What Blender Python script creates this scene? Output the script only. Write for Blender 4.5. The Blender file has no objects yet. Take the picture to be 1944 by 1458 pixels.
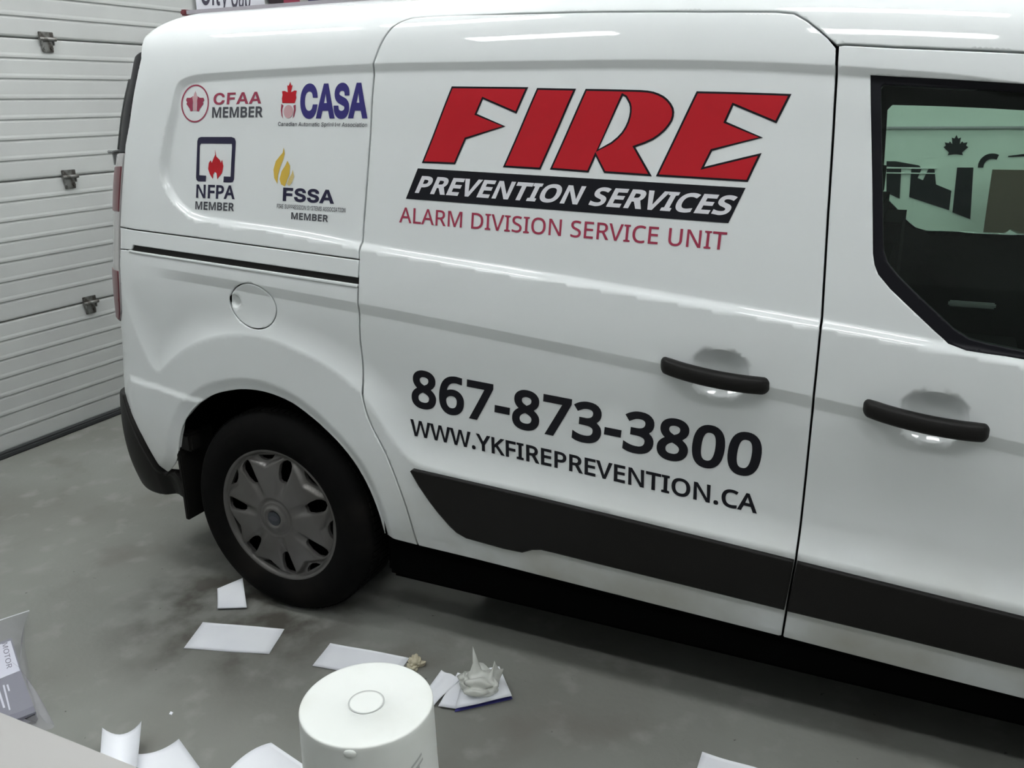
import bpy, bmesh, math, random
import numpy as np
from mathutils import Vector, Matrix, geometry
random.seed(7)
PI = math.pi
SC = bpy.context.scene
COL = SC.collection

# ------------------------------------------------------------------ camera
cd = bpy.data.cameras.new('camera')
cam = bpy.data.objects.new('camera', cd); COL.objects.link(cam)
R_, U_, F_ = Vector((0.904812, 0.425494, -0.016459)), Vector((-0.115544, 0.282540, 0.952271)), Vector((-0.409836, 0.859724, -0.304809))
cam.matrix_world = Matrix(((R_.x, U_.x, -F_.x, 1.68073), (R_.y, U_.y, -F_.y, -1.86242), (R_.z, U_.z, -F_.z, 1.49870), (0, 0, 0, 1)))
cd.sensor_width = 36; cd.lens = 31.0659; cd.clip_start = .02; cd.clip_end = 60
SC.camera = cam
# ------------------------------------------------------------------ world, exposure
w = bpy.data.worlds.new('world'); SC.world = w; w.use_nodes = True
w.node_tree.nodes['Background'].inputs[0].default_value = (.75, .82, .85, 1)
w.node_tree.nodes['Background'].inputs[1].default_value = .1
vs = SC.view_settings
vs.view_transform = 'Standard'; vs.look = 'None'; vs.gamma = 1; vs.use_curve_mapping = False
vs.exposure = .9
LAMP = 9.8

# ------------------------------------------------------------------ materials
def mat(name, col, rough=.5, metal=0, coat=0, spec=.5, noise=None, bump=None, trans=0, emit=0, coat_rough=.04):
    m = bpy.data.materials.new(name); m.use_nodes = True
    nt = m.node_tree; b = nt.nodes['Principled BSDF']
    b.inputs['Base Color'].default_value = (*col, 1)
    b.inputs['Roughness'].default_value = rough; b.inputs['Metallic'].default_value = metal
    b.inputs['Coat Weight'].default_value = coat; b.inputs['Coat Roughness'].default_value = coat_rough
    b.inputs['Specular IOR Level'].default_value = spec
    b.inputs['Transmission Weight'].default_value = trans
    if emit:
        b.inputs['Emission Color'].default_value = (*col, 1); b.inputs['Emission Strength'].default_value = emit
    tc = nt.nodes.new('ShaderNodeTexCoord')
    if noise:                       # (scale, second colour, low, high)
        sc, c2, lo, hi = noise
        n = nt.nodes.new('ShaderNodeTexNoise'); n.inputs['Scale'].default_value = sc; n.inputs['Detail'].default_value = 6
        r = nt.nodes.new('ShaderNodeMapRange'); r.inputs['From Min'].default_value = lo; r.inputs['From Max'].default_value = hi
        x = nt.nodes.new('ShaderNodeMix'); x.data_type = 'RGBA'
        x.inputs['A'].default_value = (*col, 1); x.inputs['B'].default_value = (*c2, 1)
        nt.links.new(tc.outputs['Object'], n.inputs['Vector']); nt.links.new(n.outputs['Fac'], r.inputs['Value'])
        nt.links.new(r.outputs['Result'], x.inputs['Factor']); nt.links.new(x.outputs['Result'], b.inputs['Base Color'])
    if bump:
        sc, st = bump
        n = nt.nodes.new('ShaderNodeTexNoise'); n.inputs['Scale'].default_value = sc; n.inputs['Detail'].default_value = 4
        bb = nt.nodes.new('ShaderNodeBump'); bb.inputs['Strength'].default_value = st; bb.inputs['Distance'].default_value = .004
        nt.links.new(tc.outputs['Object'], n.inputs['Vector']); nt.links.new(n.outputs['Fac'], bb.inputs['Height']); nt.links.new(bb.outputs['Normal'], b.inputs['Normal'])
    return m

def paint_material():
    m = mat('white_paint', (.70, .73, .735), rough=.5, coat=1, coat_rough=.03, spec=.4)
    nt = m.node_tree; b = nt.nodes['Principled BSDF']
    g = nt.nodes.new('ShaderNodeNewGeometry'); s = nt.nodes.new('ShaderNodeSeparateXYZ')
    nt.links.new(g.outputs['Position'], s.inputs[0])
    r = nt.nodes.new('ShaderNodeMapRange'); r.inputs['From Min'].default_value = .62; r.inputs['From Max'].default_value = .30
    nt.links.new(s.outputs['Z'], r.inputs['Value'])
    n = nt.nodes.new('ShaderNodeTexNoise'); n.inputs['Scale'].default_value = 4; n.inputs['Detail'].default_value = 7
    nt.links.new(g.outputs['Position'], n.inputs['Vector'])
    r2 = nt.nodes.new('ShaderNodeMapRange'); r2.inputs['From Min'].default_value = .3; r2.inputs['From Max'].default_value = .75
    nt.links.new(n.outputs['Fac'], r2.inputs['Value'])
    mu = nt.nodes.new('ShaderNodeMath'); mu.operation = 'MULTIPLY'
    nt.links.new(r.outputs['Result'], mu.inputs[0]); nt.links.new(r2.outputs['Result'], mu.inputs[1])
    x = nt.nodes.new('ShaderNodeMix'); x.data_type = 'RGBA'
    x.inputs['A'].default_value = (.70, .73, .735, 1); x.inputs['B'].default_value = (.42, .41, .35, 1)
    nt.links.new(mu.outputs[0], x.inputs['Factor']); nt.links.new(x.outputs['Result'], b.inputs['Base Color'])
    return m

def glass_material():
    m = bpy.data.materials.new('tinted_glass'); m.use_nodes = True; nt = m.node_tree
    for n in list(nt.nodes): nt.nodes.remove(n)
    o = nt.nodes.new('ShaderNodeOutputMaterial'); mx = nt.nodes.new('ShaderNodeMixShader')
    t = nt.nodes.new('ShaderNodeBsdfTransparent'); t.inputs[0].default_value = (.60, .73, .65, 1)
    g = nt.nodes.new('ShaderNodeBsdfGlossy'); g.inputs['Roughness'].default_value = .02; g.inputs['Color'].default_value = (.9, .95, .92, 1)
    f = nt.nodes.new('ShaderNodeFresnel'); f.inputs['IOR'].default_value = 1.4
    nt.links.new(f.outputs[0], mx.inputs[0]); nt.links.new(t.outputs[0], mx.inputs[1]); nt.links.new(g.outputs[0], mx.inputs[2]); nt.links.new(mx.outputs[0], o.inputs[0])
    return m

def concrete():
    m = mat('concrete', (.2, .2, .185), rough=.62, spec=.3)
    nt = m.node_tree; b = nt.nodes['Principled BSDF']; g = nt.nodes.new('ShaderNodeNewGeometry')
    def noise(scale, det, lo, hi, stretch=None):
        n = nt.nodes.new('ShaderNodeTexNoise'); n.inputs['Scale'].default_value = scale; n.inputs['Detail'].default_value = det
        nt.links.new(g.outputs['Position'], n.inputs['Vector'])
        r = nt.nodes.new('ShaderNodeMapRange'); r.inputs['From Min'].default_value = lo; r.inputs['From Max'].default_value = hi
        nt.links.new(n.outputs['Fac'], r.inputs['Value']); return r.outputs['Result']
    def mixc(a, bcol, fac):
        x = nt.nodes.new('ShaderNodeMix'); x.data_type = 'RGBA'
        if isinstance(a, tuple): x.inputs['A'].default_value = (*a, 1)
        else: nt.links.new(a, x.inputs['A'])
        x.inputs['B'].default_value = (*bcol, 1); nt.links.new(fac, x.inputs['Factor']); return x.outputs['Result']
    c = mixc((.215, .222, .205), (.17, .172, .155), noise(1.6, 8, .35, .65))
    c = mixc(c, (.26, .26, .245), noise(9, 8, .55, .8))
    c = mixc(c, (.145, .138, .122), noise(3.1, 10, .57, .75))
    c = mixc(c, (.05, .048, .045), noise(38, 3, .72, .78))
    # damp, dirty patch around the rear wheel, the tyre's shade painted in with it
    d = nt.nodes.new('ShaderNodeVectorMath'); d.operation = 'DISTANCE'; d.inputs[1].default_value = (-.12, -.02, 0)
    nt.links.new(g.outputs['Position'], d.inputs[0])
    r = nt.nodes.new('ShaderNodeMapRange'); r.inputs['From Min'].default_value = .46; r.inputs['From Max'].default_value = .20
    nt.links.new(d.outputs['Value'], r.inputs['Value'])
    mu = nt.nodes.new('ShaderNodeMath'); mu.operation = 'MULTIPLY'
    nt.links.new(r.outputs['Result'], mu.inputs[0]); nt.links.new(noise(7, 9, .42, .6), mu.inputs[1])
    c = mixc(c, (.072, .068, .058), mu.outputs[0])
    nt.links.new(c, b.inputs['Base Color'])
    bb = nt.nodes.new('ShaderNodeBump'); bb.inputs['Strength'].default_value = .25; bb.inputs['Distance'].default_value = .003
    nt.links.new(noise(60, 5, 0, 1), bb.inputs['Height']); nt.links.new(bb.outputs['Normal'], b.inputs['Normal'])
    return m

M = dict(
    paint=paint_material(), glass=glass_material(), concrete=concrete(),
    black=mat('black_plastic', (.008, .0075, .007), .5, bump=(300, .1), spec=.22), seal=mat('black_rubber_seal', (.006, .006, .009), .45, spec=.2), hinge_grey=mat('grey_hinge', (.30, .31, .31), .35),
    under=mat('underbody_black', (.002, .002, .002), .95, spec=.02), dark=mat('dark_interior', (.012, .012, .011), .85, spec=.1),
    cloth=mat('dark_seat_cloth', (.010, .010, .010), .95, spec=.05),
    tyre=mat('tyre_rubber', (.004, .004, .004), .85, spec=.08, bump=(60, .2), noise=(6, (.010, .009, .008), .5, .75)),
    cover=mat('silver_wheel_cover', (.135, .130, .126), .36, metal=.45, noise=(9, (.095, .09, .083), .4, .75)),
    chrome=mat('bright_metal', (.6, .6, .6), .25, metal=1), emblem=mat('dark_emblem', (.03, .035, .045), .3),
    red=mat('vinyl_red', (.45, .009, .018), .35, spec=.35), black_v=mat('vinyl_black', (.006, .006, .010), .35, spec=.3), white_v=mat('vinyl_white', (.68, .68, .72), .4),
    crimson=mat('vinyl_crimson', (.33, .03, .07), .4), navy=mat('vinyl_navy', (.028, .022, .16), .4), darknavy=mat('vinyl_dark_navy', (.012, .01, .04), .4),
    maroon=mat('vinyl_maroon', (.30, .035, .075), .4), grey_v=mat('vinyl_grey', (.06, .062, .075), .4), yellow=mat('vinyl_yellow', (.62, .42, .06), .4),
    orange=mat('vinyl_pale_orange', (.60, .48, .20), .4), pink=mat('vinyl_pink', (.55, .34, .36), .4),
    lens_red=mat('red_lens', (.12, .018, .028), .3, coat=.2), lens_clear=mat('clear_lens', (.42, .41, .41), .2, coat=.5),
    door=mat('garage_door_paint', (.49, .505, .495), .40, noise=(2.2, (.44, .45, .445), .4, .7)), steel=mat('hinge_steel', (.30, .30, .29), .45, metal=.9, noise=(30, (.12, .11, .10), .45, .6)),
    wall=mat('wall_paint', (.55, .57, .56), .7), wall_low=mat('wall_lower_paint', (.34, .35, .35), .6), ceil=mat('ceiling_white', (.66, .68, .67), .8),
    lamp_body=mat('lamp_housing', (.7, .7, .7), .5), tube=mat('lamp_tube', (.985, 1, 1), .4, emit=LAMP),
    paper=mat('white_paper', (.78, .80, .84), .6, noise=(5, (.72, .74, .80), .4, .7)), backing=mat('blue_backing_paper', (.10, .10, .45), .6),
    pail=mat('white_pail_plastic', (.72, .745, .72), .45, noise=(8, (.66, .68, .64), .5, .8)), pail_mark=mat('pail_mark_grey', (.42, .44, .43), .6),
    tan=mat('tan_foam', (.50, .46, .34), .9, bump=(40, .6)), table=mat('light_grey_laminate', (.33, .325, .315), .5),
    glove=mat('translucent_plastic', (.86, .88, .83), .25, trans=.55), film=None,
    card=mat('dark_grey_card', (.17, .17, .21), .5), label=mat('white_label', (.70, .71, .78), .5), ink=mat('grey_ink', (.12, .11, .15), .6),
    trailer=mat('white_trailer_skin', (.62, .65, .63), .4), brown=mat('brown_board', (.10, .07, .055), .7), strip=mat('grey_trim_strip', (.33, .31, .34), .4),
    poster=mat('poster_paper', (.66, .66, .72), .6), poster_ink=mat('poster_ink', (.06, .055, .08), .6), banner_red=mat('banner_red', (.32, .05, .09), .7),
    banner_dark=mat('banner_dark', (.03, .018, .025), .7), banner_navy=mat('banner_navy', (.035, .03, .10), .7), cap_red=mat('red_plastic', (.15, .03, .04), .5),
    gasket=mat('door_gasket', (.03, .032, .034), .7))
def film_material():
    m = bpy.data.materials.new('clear_film'); m.use_nodes = True; nt = m.node_tree
    for n in list(nt.nodes): nt.nodes.remove(n)
    o = nt.nodes.new('ShaderNodeOutputMaterial'); mx = nt.nodes.new('ShaderNodeMixShader'); mx.inputs[0].default_value = .16
    t = nt.nodes.new('ShaderNodeBsdfTransparent'); t.inputs[0].default_value = (.93, .93, .95, 1)
    g = nt.nodes.new('ShaderNodeBsdfPrincipled'); g.inputs['Roughness'].default_value = .25; g.inputs['Base Color'].default_value = (.7, .7, .75, 1)
    nt.links.new(t.outputs[0], mx.inputs[1]); nt.links.new(g.outputs[0], mx.inputs[2]); nt.links.new(mx.outputs[0], o.inputs[0])
    return m
M['film'] = film_material()

# ------------------------------------------------------------------ object helpers
def link(name, me, m=None, parent=None):
    o = bpy.data.objects.new(name, me); COL.objects.link(o)
    if m: me.materials.append(m)
    if parent: o.parent = parent
    return o
def tag(o, label=None, cat=None, group=None, kind=None):
    if label: o['label'] = label
    if cat: o['category'] = cat
    if group: o['group'] = group
    if kind: o['kind'] = kind
    return o
def thing(name, label, cat, loc=(0, 0, 0), group=None):
    o = bpy.data.objects.new(name, None); COL.objects.link(o); o.location = loc; o.empty_display_size = .1
    bpy.context.view_layer.update()
    return tag(o, label, cat, group)
def origin(o):
    l = Vector((0, 0, 0))
    while o is not None: l += o.location; o = o.parent
    return tuple(l)
def pydata(name, V, Fc, m=None, parent=None, smooth=False, loc=None):
    me = bpy.data.meshes.new(name); V = [tuple(map(float, v)) for v in V]
    if parent is not None: loc = origin(parent)
    if loc is not None: V = [(v[0]-loc[0], v[1]-loc[1], v[2]-loc[2]) for v in V]
    me.from_pydata(V, [], Fc); me.update()
    if smooth: me.polygons.foreach_set('use_smooth', [True]*len(me.polygons))
    o = link(name, me, m, parent)
    if parent is None and loc is not None: o.location = loc
    return o
def from_bm(name, bm, m, parent=None, smooth=False):
    bmesh.ops.recalc_face_normals(bm, faces=bm.faces)
    me = bpy.data.meshes.new(name)
    if parent is not None: bmesh.ops.translate(bm, verts=bm.verts, vec=-Vector(origin(parent)))
    bm.to_mesh(me); bm.free()
    if smooth: me.polygons.foreach_set('use_smooth', [True]*len(me.polygons))
    return link(name, me, m, parent)
def add_box(bm, c, d, bev=0, rot=None):
    r = bmesh.ops.create_cube(bm, size=1); vs_ = r['verts']
    for v in vs_: v.co = Vector((v.co.x*d[0], v.co.y*d[1], v.co.z*d[2]))
    if bev:
        es = list({e for v in vs_ for e in v.link_edges})
        rr = bmesh.ops.bevel(bm, geom=es, offset=bev, segments=2, affect='EDGES'); vs_ = list({v for f in rr['faces'] for v in f.verts} | {v for v in vs_ if v.is_valid})
    if rot: bmesh.ops.rotate(bm, verts=vs_, cent=(0, 0, 0), matrix=rot)
    bmesh.ops.translate(bm, verts=vs_, vec=c)
def box(name, c, d, m, parent=None, bev=0, rot=None):
    bm = bmesh.new(); add_box(bm, c, d, bev, rot); return from_bm(name, bm, m, parent)
def struct(o): o['kind'] = 'structure'; return o
#BEGIN_SURF
# ------------------------------------------------------------------ the van's side as a surface F(u, s): u runs along the van, s up the side and over the roof
import numpy as np
def spline(xs, ys):
    xs = np.array(xs, float); ys = np.array(ys, float); n = len(xs); h = np.diff(xs)
    A = np.zeros((n, n)); b = np.zeros(n); A[0, 0] = A[-1, -1] = 1
    for i in range(1, n-1):
        A[i, i-1] = h[i-1]; A[i, i] = 2*(h[i-1]+h[i]); A[i, i+1] = h[i]
        b[i] = 6*((ys[i+1]-ys[i])/h[i]-(ys[i]-ys[i-1])/h[i-1])
    m = np.linalg.solve(A, b)
    def f(x):
        x = np.clip(x, xs[0], xs[-1]); i = np.clip(np.searchsorted(xs, x)-1, 0, n-2)
        a = xs[i+1]-x; c = x-xs[i]; hh = h[i]
        return (m[i]*a**3+m[i+1]*c**3)/(6*hh)+(ys[i]/hh-m[i]*hh/6)*a+(ys[i+1]/hh-m[i+1]*hh/6)*c
    return f
PROF = [(.075, .17), (.058, .23), (.036, .30), (.016, .38), (.003, .50), (0, .65), (0, .80), (0, .95), (.004, 1.05), (.012, 1.13), (.024, 1.24),
        (.037, 1.36), (.050, 1.48), (.061, 1.57), (.076, 1.635), (.102, 1.690), (.140, 1.724), (.20, 1.747), (.32, 1.766), (.55, 1.784), (.915, 1.795)]
_y = np.array([p[0] for p in PROF]); _z = np.array([p[1] for p in PROF])
_s = np.concatenate([[0], np.cumsum(np.hypot(np.diff(_y), np.diff(_z)))]) + .17
S_END = float(_s[-1]); WIDTH = 1.83
fy, fz = spline(_s, _y), spline(_s, _z)
fx0 = spline([.17, .45, .60, .75, .92, 1.05, 1.18, 1.30, 1.44, 1.50, 1.60, 1.66, 1.71, 1.80, 2.0, S_END], [-.485, -.490, -.470, -.437, -.421, -.408, -.396, -.386, -.364, -.354, -.330, -.328, -.325, -.29, -.26, -.25])
fr = spline([.17, 1.6, 1.75, 1.95, S_END], [.22, .22, .17, .12, .12])
def sstep(t):
    t = np.clip(t, 0, 1); return t*t*(3-2*t)
def frame(s):
    e = .002; ty = fy(s+e)-fy(s-e); tz = fz(s+e)-fz(s-e); l = np.hypot(ty, tz); return tz/l, -ty/l     # inward normal (y, z)
def B(u, s, off=0):
    u = np.asarray(u, float); s = np.clip(np.asarray(s, float), .172, S_END-.003)
    y, z = fy(s), fz(s); ny, nz = frame(s); x0, r = fx0(s), fr(s)
    t = np.maximum(x0-u, 0); a = np.minimum(t/r, PI/2)
    x = np.where(u > x0, u, x0-r*np.sin(a)); o = r*(1-np.cos(a))+np.maximum(t-r*PI/2, 0)+off
    return x, y+o*ny, z+o*nz-.062*np.maximum(u-.9, 0)**2*sstep((s-1.30)/.30)
def sdf(poly, u, s):
    P = np.asarray(poly, float); Q = np.roll(P, -1, 0); u = np.asarray(u, float); s = np.asarray(s, float)
    d = np.full(u.shape, 1e9); ins = np.zeros(u.shape, bool)
    for (ax, ay), (bx, by) in zip(P, Q):
        ex, ey = bx-ax, by-ay; wx, wy = u-ax, s-ay
        t = np.clip((wx*ex+wy*ey)/(ex*ex+ey*ey+1e-12), 0, 1)
        d = np.minimum(d, (wx-t*ex)**2+(wy-t*ey)**2)
        c = ((ay > s) != (by > s)) & (u < (bx-ax)*(s-ay)/(by-ay+1e-15)+ax); ins ^= c
    d = np.sqrt(d); return np.where(ins, d, -d)
def smooth_poly(P, n=1):
    P = [tuple(p) for p in P]
    for _ in range(n):
        Q = []
        for a, b in zip(P, P[1:]+P[:1]): Q += [(a[0]*.75+b[0]*.25, a[1]*.75+b[1]*.25), (a[0]*.25+b[0]*.75, a[1]*.25+b[1]*.75)]
        P = Q
    return P
def smooth_open(P, n=2):
    P = [tuple(p) for p in P]
    for _ in range(n):
        Q = [P[0]]
        for a, b in zip(P, P[1:]): Q += [(a[0]*.75+b[0]*.25, a[1]*.75+b[1]*.25), (a[0]*.25+b[0]*.75, a[1]*.25+b[1]*.75)]
        P = Q+[P[-1]]
    return P
# pressed shapes of the side, with one reflected band, as outlines in (u, s)
UPPER = [(1.7999, 1.5835), (1.4772, 1.5895), (1.2183, 1.5935), (0.9396, 1.5966), (0.6795, 1.6018), (0.4121, 1.607), (0.1319, 1.6031), (-0.1149, 1.5983), (-0.1801, 1.5946), (-0.218, 1.5859), (-0.2413, 1.5699), (-0.2545, 1.5355), (-0.2766, 1.4729), (-0.3004, 1.3876), (-0.3121, 1.337), (-0.3029, 1.2979), (-0.2795, 1.2606), (-0.2457, 1.231), (-0.1922, 1.2068), (-0.078, 1.1969), (0.0575, 1.1885), (0.2143, 1.1763), (0.3696, 1.1557), (0.6918, 1.1285), (1.0907, 1.0942), (1.4988, 1.0548), (1.6404, 1.0409)] + [(2.0, 1.0), (2.9, .95), (2.9, 1.5), (2.1, 1.53)]
REFL_BAND = [(-0.4795, 1.0672), (-0.2016, 1.0605), (0.116, 1.0451), (0.3552, 1.0165), (0.6925, 0.9855), (1.097, 0.9422), (1.5124, 0.9022), (1.8892, 0.8658)]  # dark reflection along the side, put into the shape as a down-facing step
_rk = np.polyfit([p[0] for p in REFL_BAND], [p[1] for p in REFL_BAND], 2)
def refl_band(u): return np.polyval(_rk, u)
LOWER = [(-0.4639, 0.8437), (-0.4107, 0.7232), (-0.3489, 0.7786), (-0.2545, 0.8406), (-0.1683, 0.873), (-0.0596, 0.8943), (0.0418, 0.8918), (0.1584, 0.8629), (0.2499, 0.8279), (0.3362, 0.7755), (0.3888, 0.7151), (0.4341, 0.6462), (0.4805, 0.5971), (0.5366, 0.5803), (0.8287, 0.5685), (1.1067, 0.5533), (1.4879, 0.5307), (1.94, 0.5046)] + [(2.55, .49), (2.66, .56), (2.70, .84), (2.5, .84)] + [(2.6, 1.2), (-.62, 1.25)]
ARCH = [(-0.434, 0.3992), (-0.3974, 0.4291), (-0.3764, 0.4646), (-0.3484, 0.548), (-0.3205, 0.5921), (-0.2905, 0.6287), (-0.2352, 0.6713), (-0.1927, 0.6933), (-0.1522, 0.7066), (-0.0823, 0.7235), (0.0013, 0.726), (0.0859, 0.7084), (0.14, 0.681), (0.1929, 0.6476), (0.2691, 0.5864), (0.3257, 0.5058), (0.3564, 0.4119), (0.3594, 0.3259)]
ARCH = smooth_open(ARCH)
ARCH_F = ARCH + [(ARCH[-1][0], .1), (ARCH[0][0], .1)]
UPPER = smooth_poly(UPPER, 2); LOWER = smooth_poly(LOWER, 2)
CUPS = [[(1.2966, 0.9303)][0], [(1.7271, 0.8876)][0]]
FUEL = [(-0.0014, 0.978)][0]
NOTCH = [(-0.0722, 0.9843)][0]
BUMP = [(-0.5322, 0.6952), (-0.4178, 0.6851), (-0.336, 0.6717), (-0.2542, 0.6572), (-0.3293, 0.5908), (-0.3741, 0.4649), (-0.434, 0.3992), (-0.4647, 0.4152), (-0.4946, 0.4747), (-0.5394, 0.5549), (-0.5957, 0.64)]
def crisp(t): t = np.clip(t, 0, 1); return 1-(1-t)**2       # hard crease at the outline, soft inside
def ramp(t): t = np.clip(t, 0, 1); e = .12; return np.where(t < e, t*t/(2*e), np.where(t > 1-e, 1-e-(1-t)**2/(2*e), t-e/2))/(1-e)
def detail(u, s):
    sd = sdf(UPPER, u, s); k = sstep((s-1.42)/.1)
    d = .0145*crisp(sd/.017)*(1-k)+.012*ramp(sd/.025)*k
    rz = refl_band(u)
    low = (.009*ramp((rz-s)/.034)*sstep((u+.46)/.30)+.013*sstep((rz-s-.01)/.24))
    d = d + low*crisp(sdf(LOWER, u, s)/.085)
    ar = -sdf(ARCH_F, u, s)
    d = d + .012*sstep(1-np.abs(ar)/.042)
    for cu, cs in CUPS:
        rr = (np.abs((u-cu)/.064)**2.3+np.abs((s-cs)/.056)**2.3)**(1/2.3); d = d + .036*np.clip(1-rr**2, 0, 1)
    rr = np.hypot((u-NOTCH[0])/.022, (s-NOTCH[1])/.020); d = d + .013*np.clip(1-rr**2, 0, 1)
    d = d - .008*sstep((sdf(BUMP, u, s)+.02)/.02)*sstep((u+.60)/.1)
    return d
def F(u, s, off=0): return B(u, s, detail(np.asarray(u, float), np.asarray(s, float))+off)
#END_SURF

def Fp(u, s, off=0):
    x, y, z = F(u, s, off); return np.stack([x, y, z], -1)
def frames(u, s):
    e = 1.5e-3; a = (Fp(u+e, s)-Fp(u-e, s)); b = (Fp(u, s+e)-Fp(u, s-e))
    n = np.cross(a, b); n /= np.linalg.norm(n, axis=1)[:, None]          # outward
    return a/np.linalg.norm(a, axis=1)[:, None], b/np.linalg.norm(b, axis=1)[:, None], n
def inside(poly, u, s):
    P = np.asarray(poly, float); ins = np.zeros(len(u), bool)
    for (ax, ay), (bx, by) in zip(P, np.roll(P, -1, 0)):
        ins ^= ((ay > s) != (by > s)) & (u < (bx-ax)*(s-ay)/(by-ay+1e-15)+ax)
    return ins
def area(P): P = np.asarray(P); Q = np.roll(P, -1, 0); return .5*np.sum(P[:, 0]*Q[:, 1]-Q[:, 0]*P[:, 1])
def dense(poly, step, ccw=True):
    if (area(poly) > 0) != ccw: poly = poly[::-1]
    out = []
    for a, b in zip(poly, list(poly[1:])+[poly[0]]):
        a, b = np.array(a), np.array(b); n = max(1, int(np.linalg.norm(b-a)/step))
        out += [a+(b-a)*k/n for k in range(n)]
    return np.array(out)
def outn(P):          # outward direction (for a ccw outline) at each vertex
    e1 = P-np.roll(P, 1, 0); e2 = np.roll(P, -1, 0)-P
    e1 /= np.linalg.norm(e1, axis=1)[:, None]+1e-12; e2 /= np.linalg.norm(e2, axis=1)[:, None]+1e-12
    t = e1+e2; t /= np.linalg.norm(t, axis=1)[:, None]+1e-9; return np.stack([t[:, 1], -t[:, 0]], 1)
def inset(poly, d):   # move an outline inwards by d, mitred
    P = np.array(poly, float)
    if area(P) < 0: P = P[::-1]
    e1 = P-np.roll(P, 1, 0); e2 = np.roll(P, -1, 0)-P
    n1 = np.stack([-e1[:, 1], e1[:, 0]], 1)/(np.linalg.norm(e1, axis=1)[:, None]+1e-12); n2 = np.stack([-e2[:, 1], e2[:, 0]], 1)/(np.linalg.norm(e2, axis=1)[:, None]+1e-12)
    m = n1+n2; k = np.maximum((m*n1).sum(1), .35)[:, None]; return P+m*d/k
def ell(c, a, b, k): return [(c[0]+a*k*math.cos(t), c[1]+b*k*math.sin(t)) for t in np.linspace(0, 2*PI, 40)]
CREASES = [list(P)+[P[0]] for P in (UPPER, inset(UPPER, .004).tolist(), inset(UPPER, .010).tolist(), inset(UPPER, .017).tolist(), inset(UPPER, .025).tolist(), LOWER, inset(LOWER, .005).tolist(), inset(LOWER, .03).tolist())]
CREASES = [[tuple(p) for p in L] for L in CREASES]+[[(u, float(refl_band(u))-k) for u in np.arange(-.55, 2.6, .02)] for k in (.0, .004, .017, .030, .034)]
CREASES += [ell(c, a, b, k) for c, a, b in ((CUPS[0], .064, .056), (CUPS[1], .064, .056), (NOTCH, .022, .020)) for k in (1.03, .97, .8, .55)]
CREASES += [[tuple(p) for p in inset(ARCH_F, -k)] for k in (.004, .042)]
def crease_points(outer, holes):
    """the crease lines inside a panel, densely sampled, as points and constraint edges"""
    P = []; E = []
    bb = np.array(outer); lo, hi = bb.min(0), bb.max(0)
    for L in CREASES:
        D = []
        for a, b in zip(L, L[1:]):
            a, b = np.array(a), np.array(b); n = max(1, int(np.linalg.norm(b-a)/.006)); D += [a+(b-a)*k/n for k in range(n)]
        D.append(np.array(L[-1])); D = np.array(D)
        ok = (D[:, 0] > lo[0]) & (D[:, 0] < hi[0]) & (D[:, 1] > lo[1]) & (D[:, 1] < hi[1])
        if not ok.any(): continue
        ok[ok] = sdf(outer, D[ok, 0], D[ok, 1]) > .0042
        for h in holes:
            if ok.any(): ok[ok] = sdf(h, D[ok, 0], D[ok, 1]) < -.0042
        idx = -np.ones(len(D), int)
        for i in np.nonzero(ok)[0]: idx[i] = len(P); P.append(D[i])
        E += [(idx[i], idx[i+1]) for i in range(len(D)-1) if ok[i] and ok[i+1]]
    return np.array(P).reshape(-1, 2), E
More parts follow.
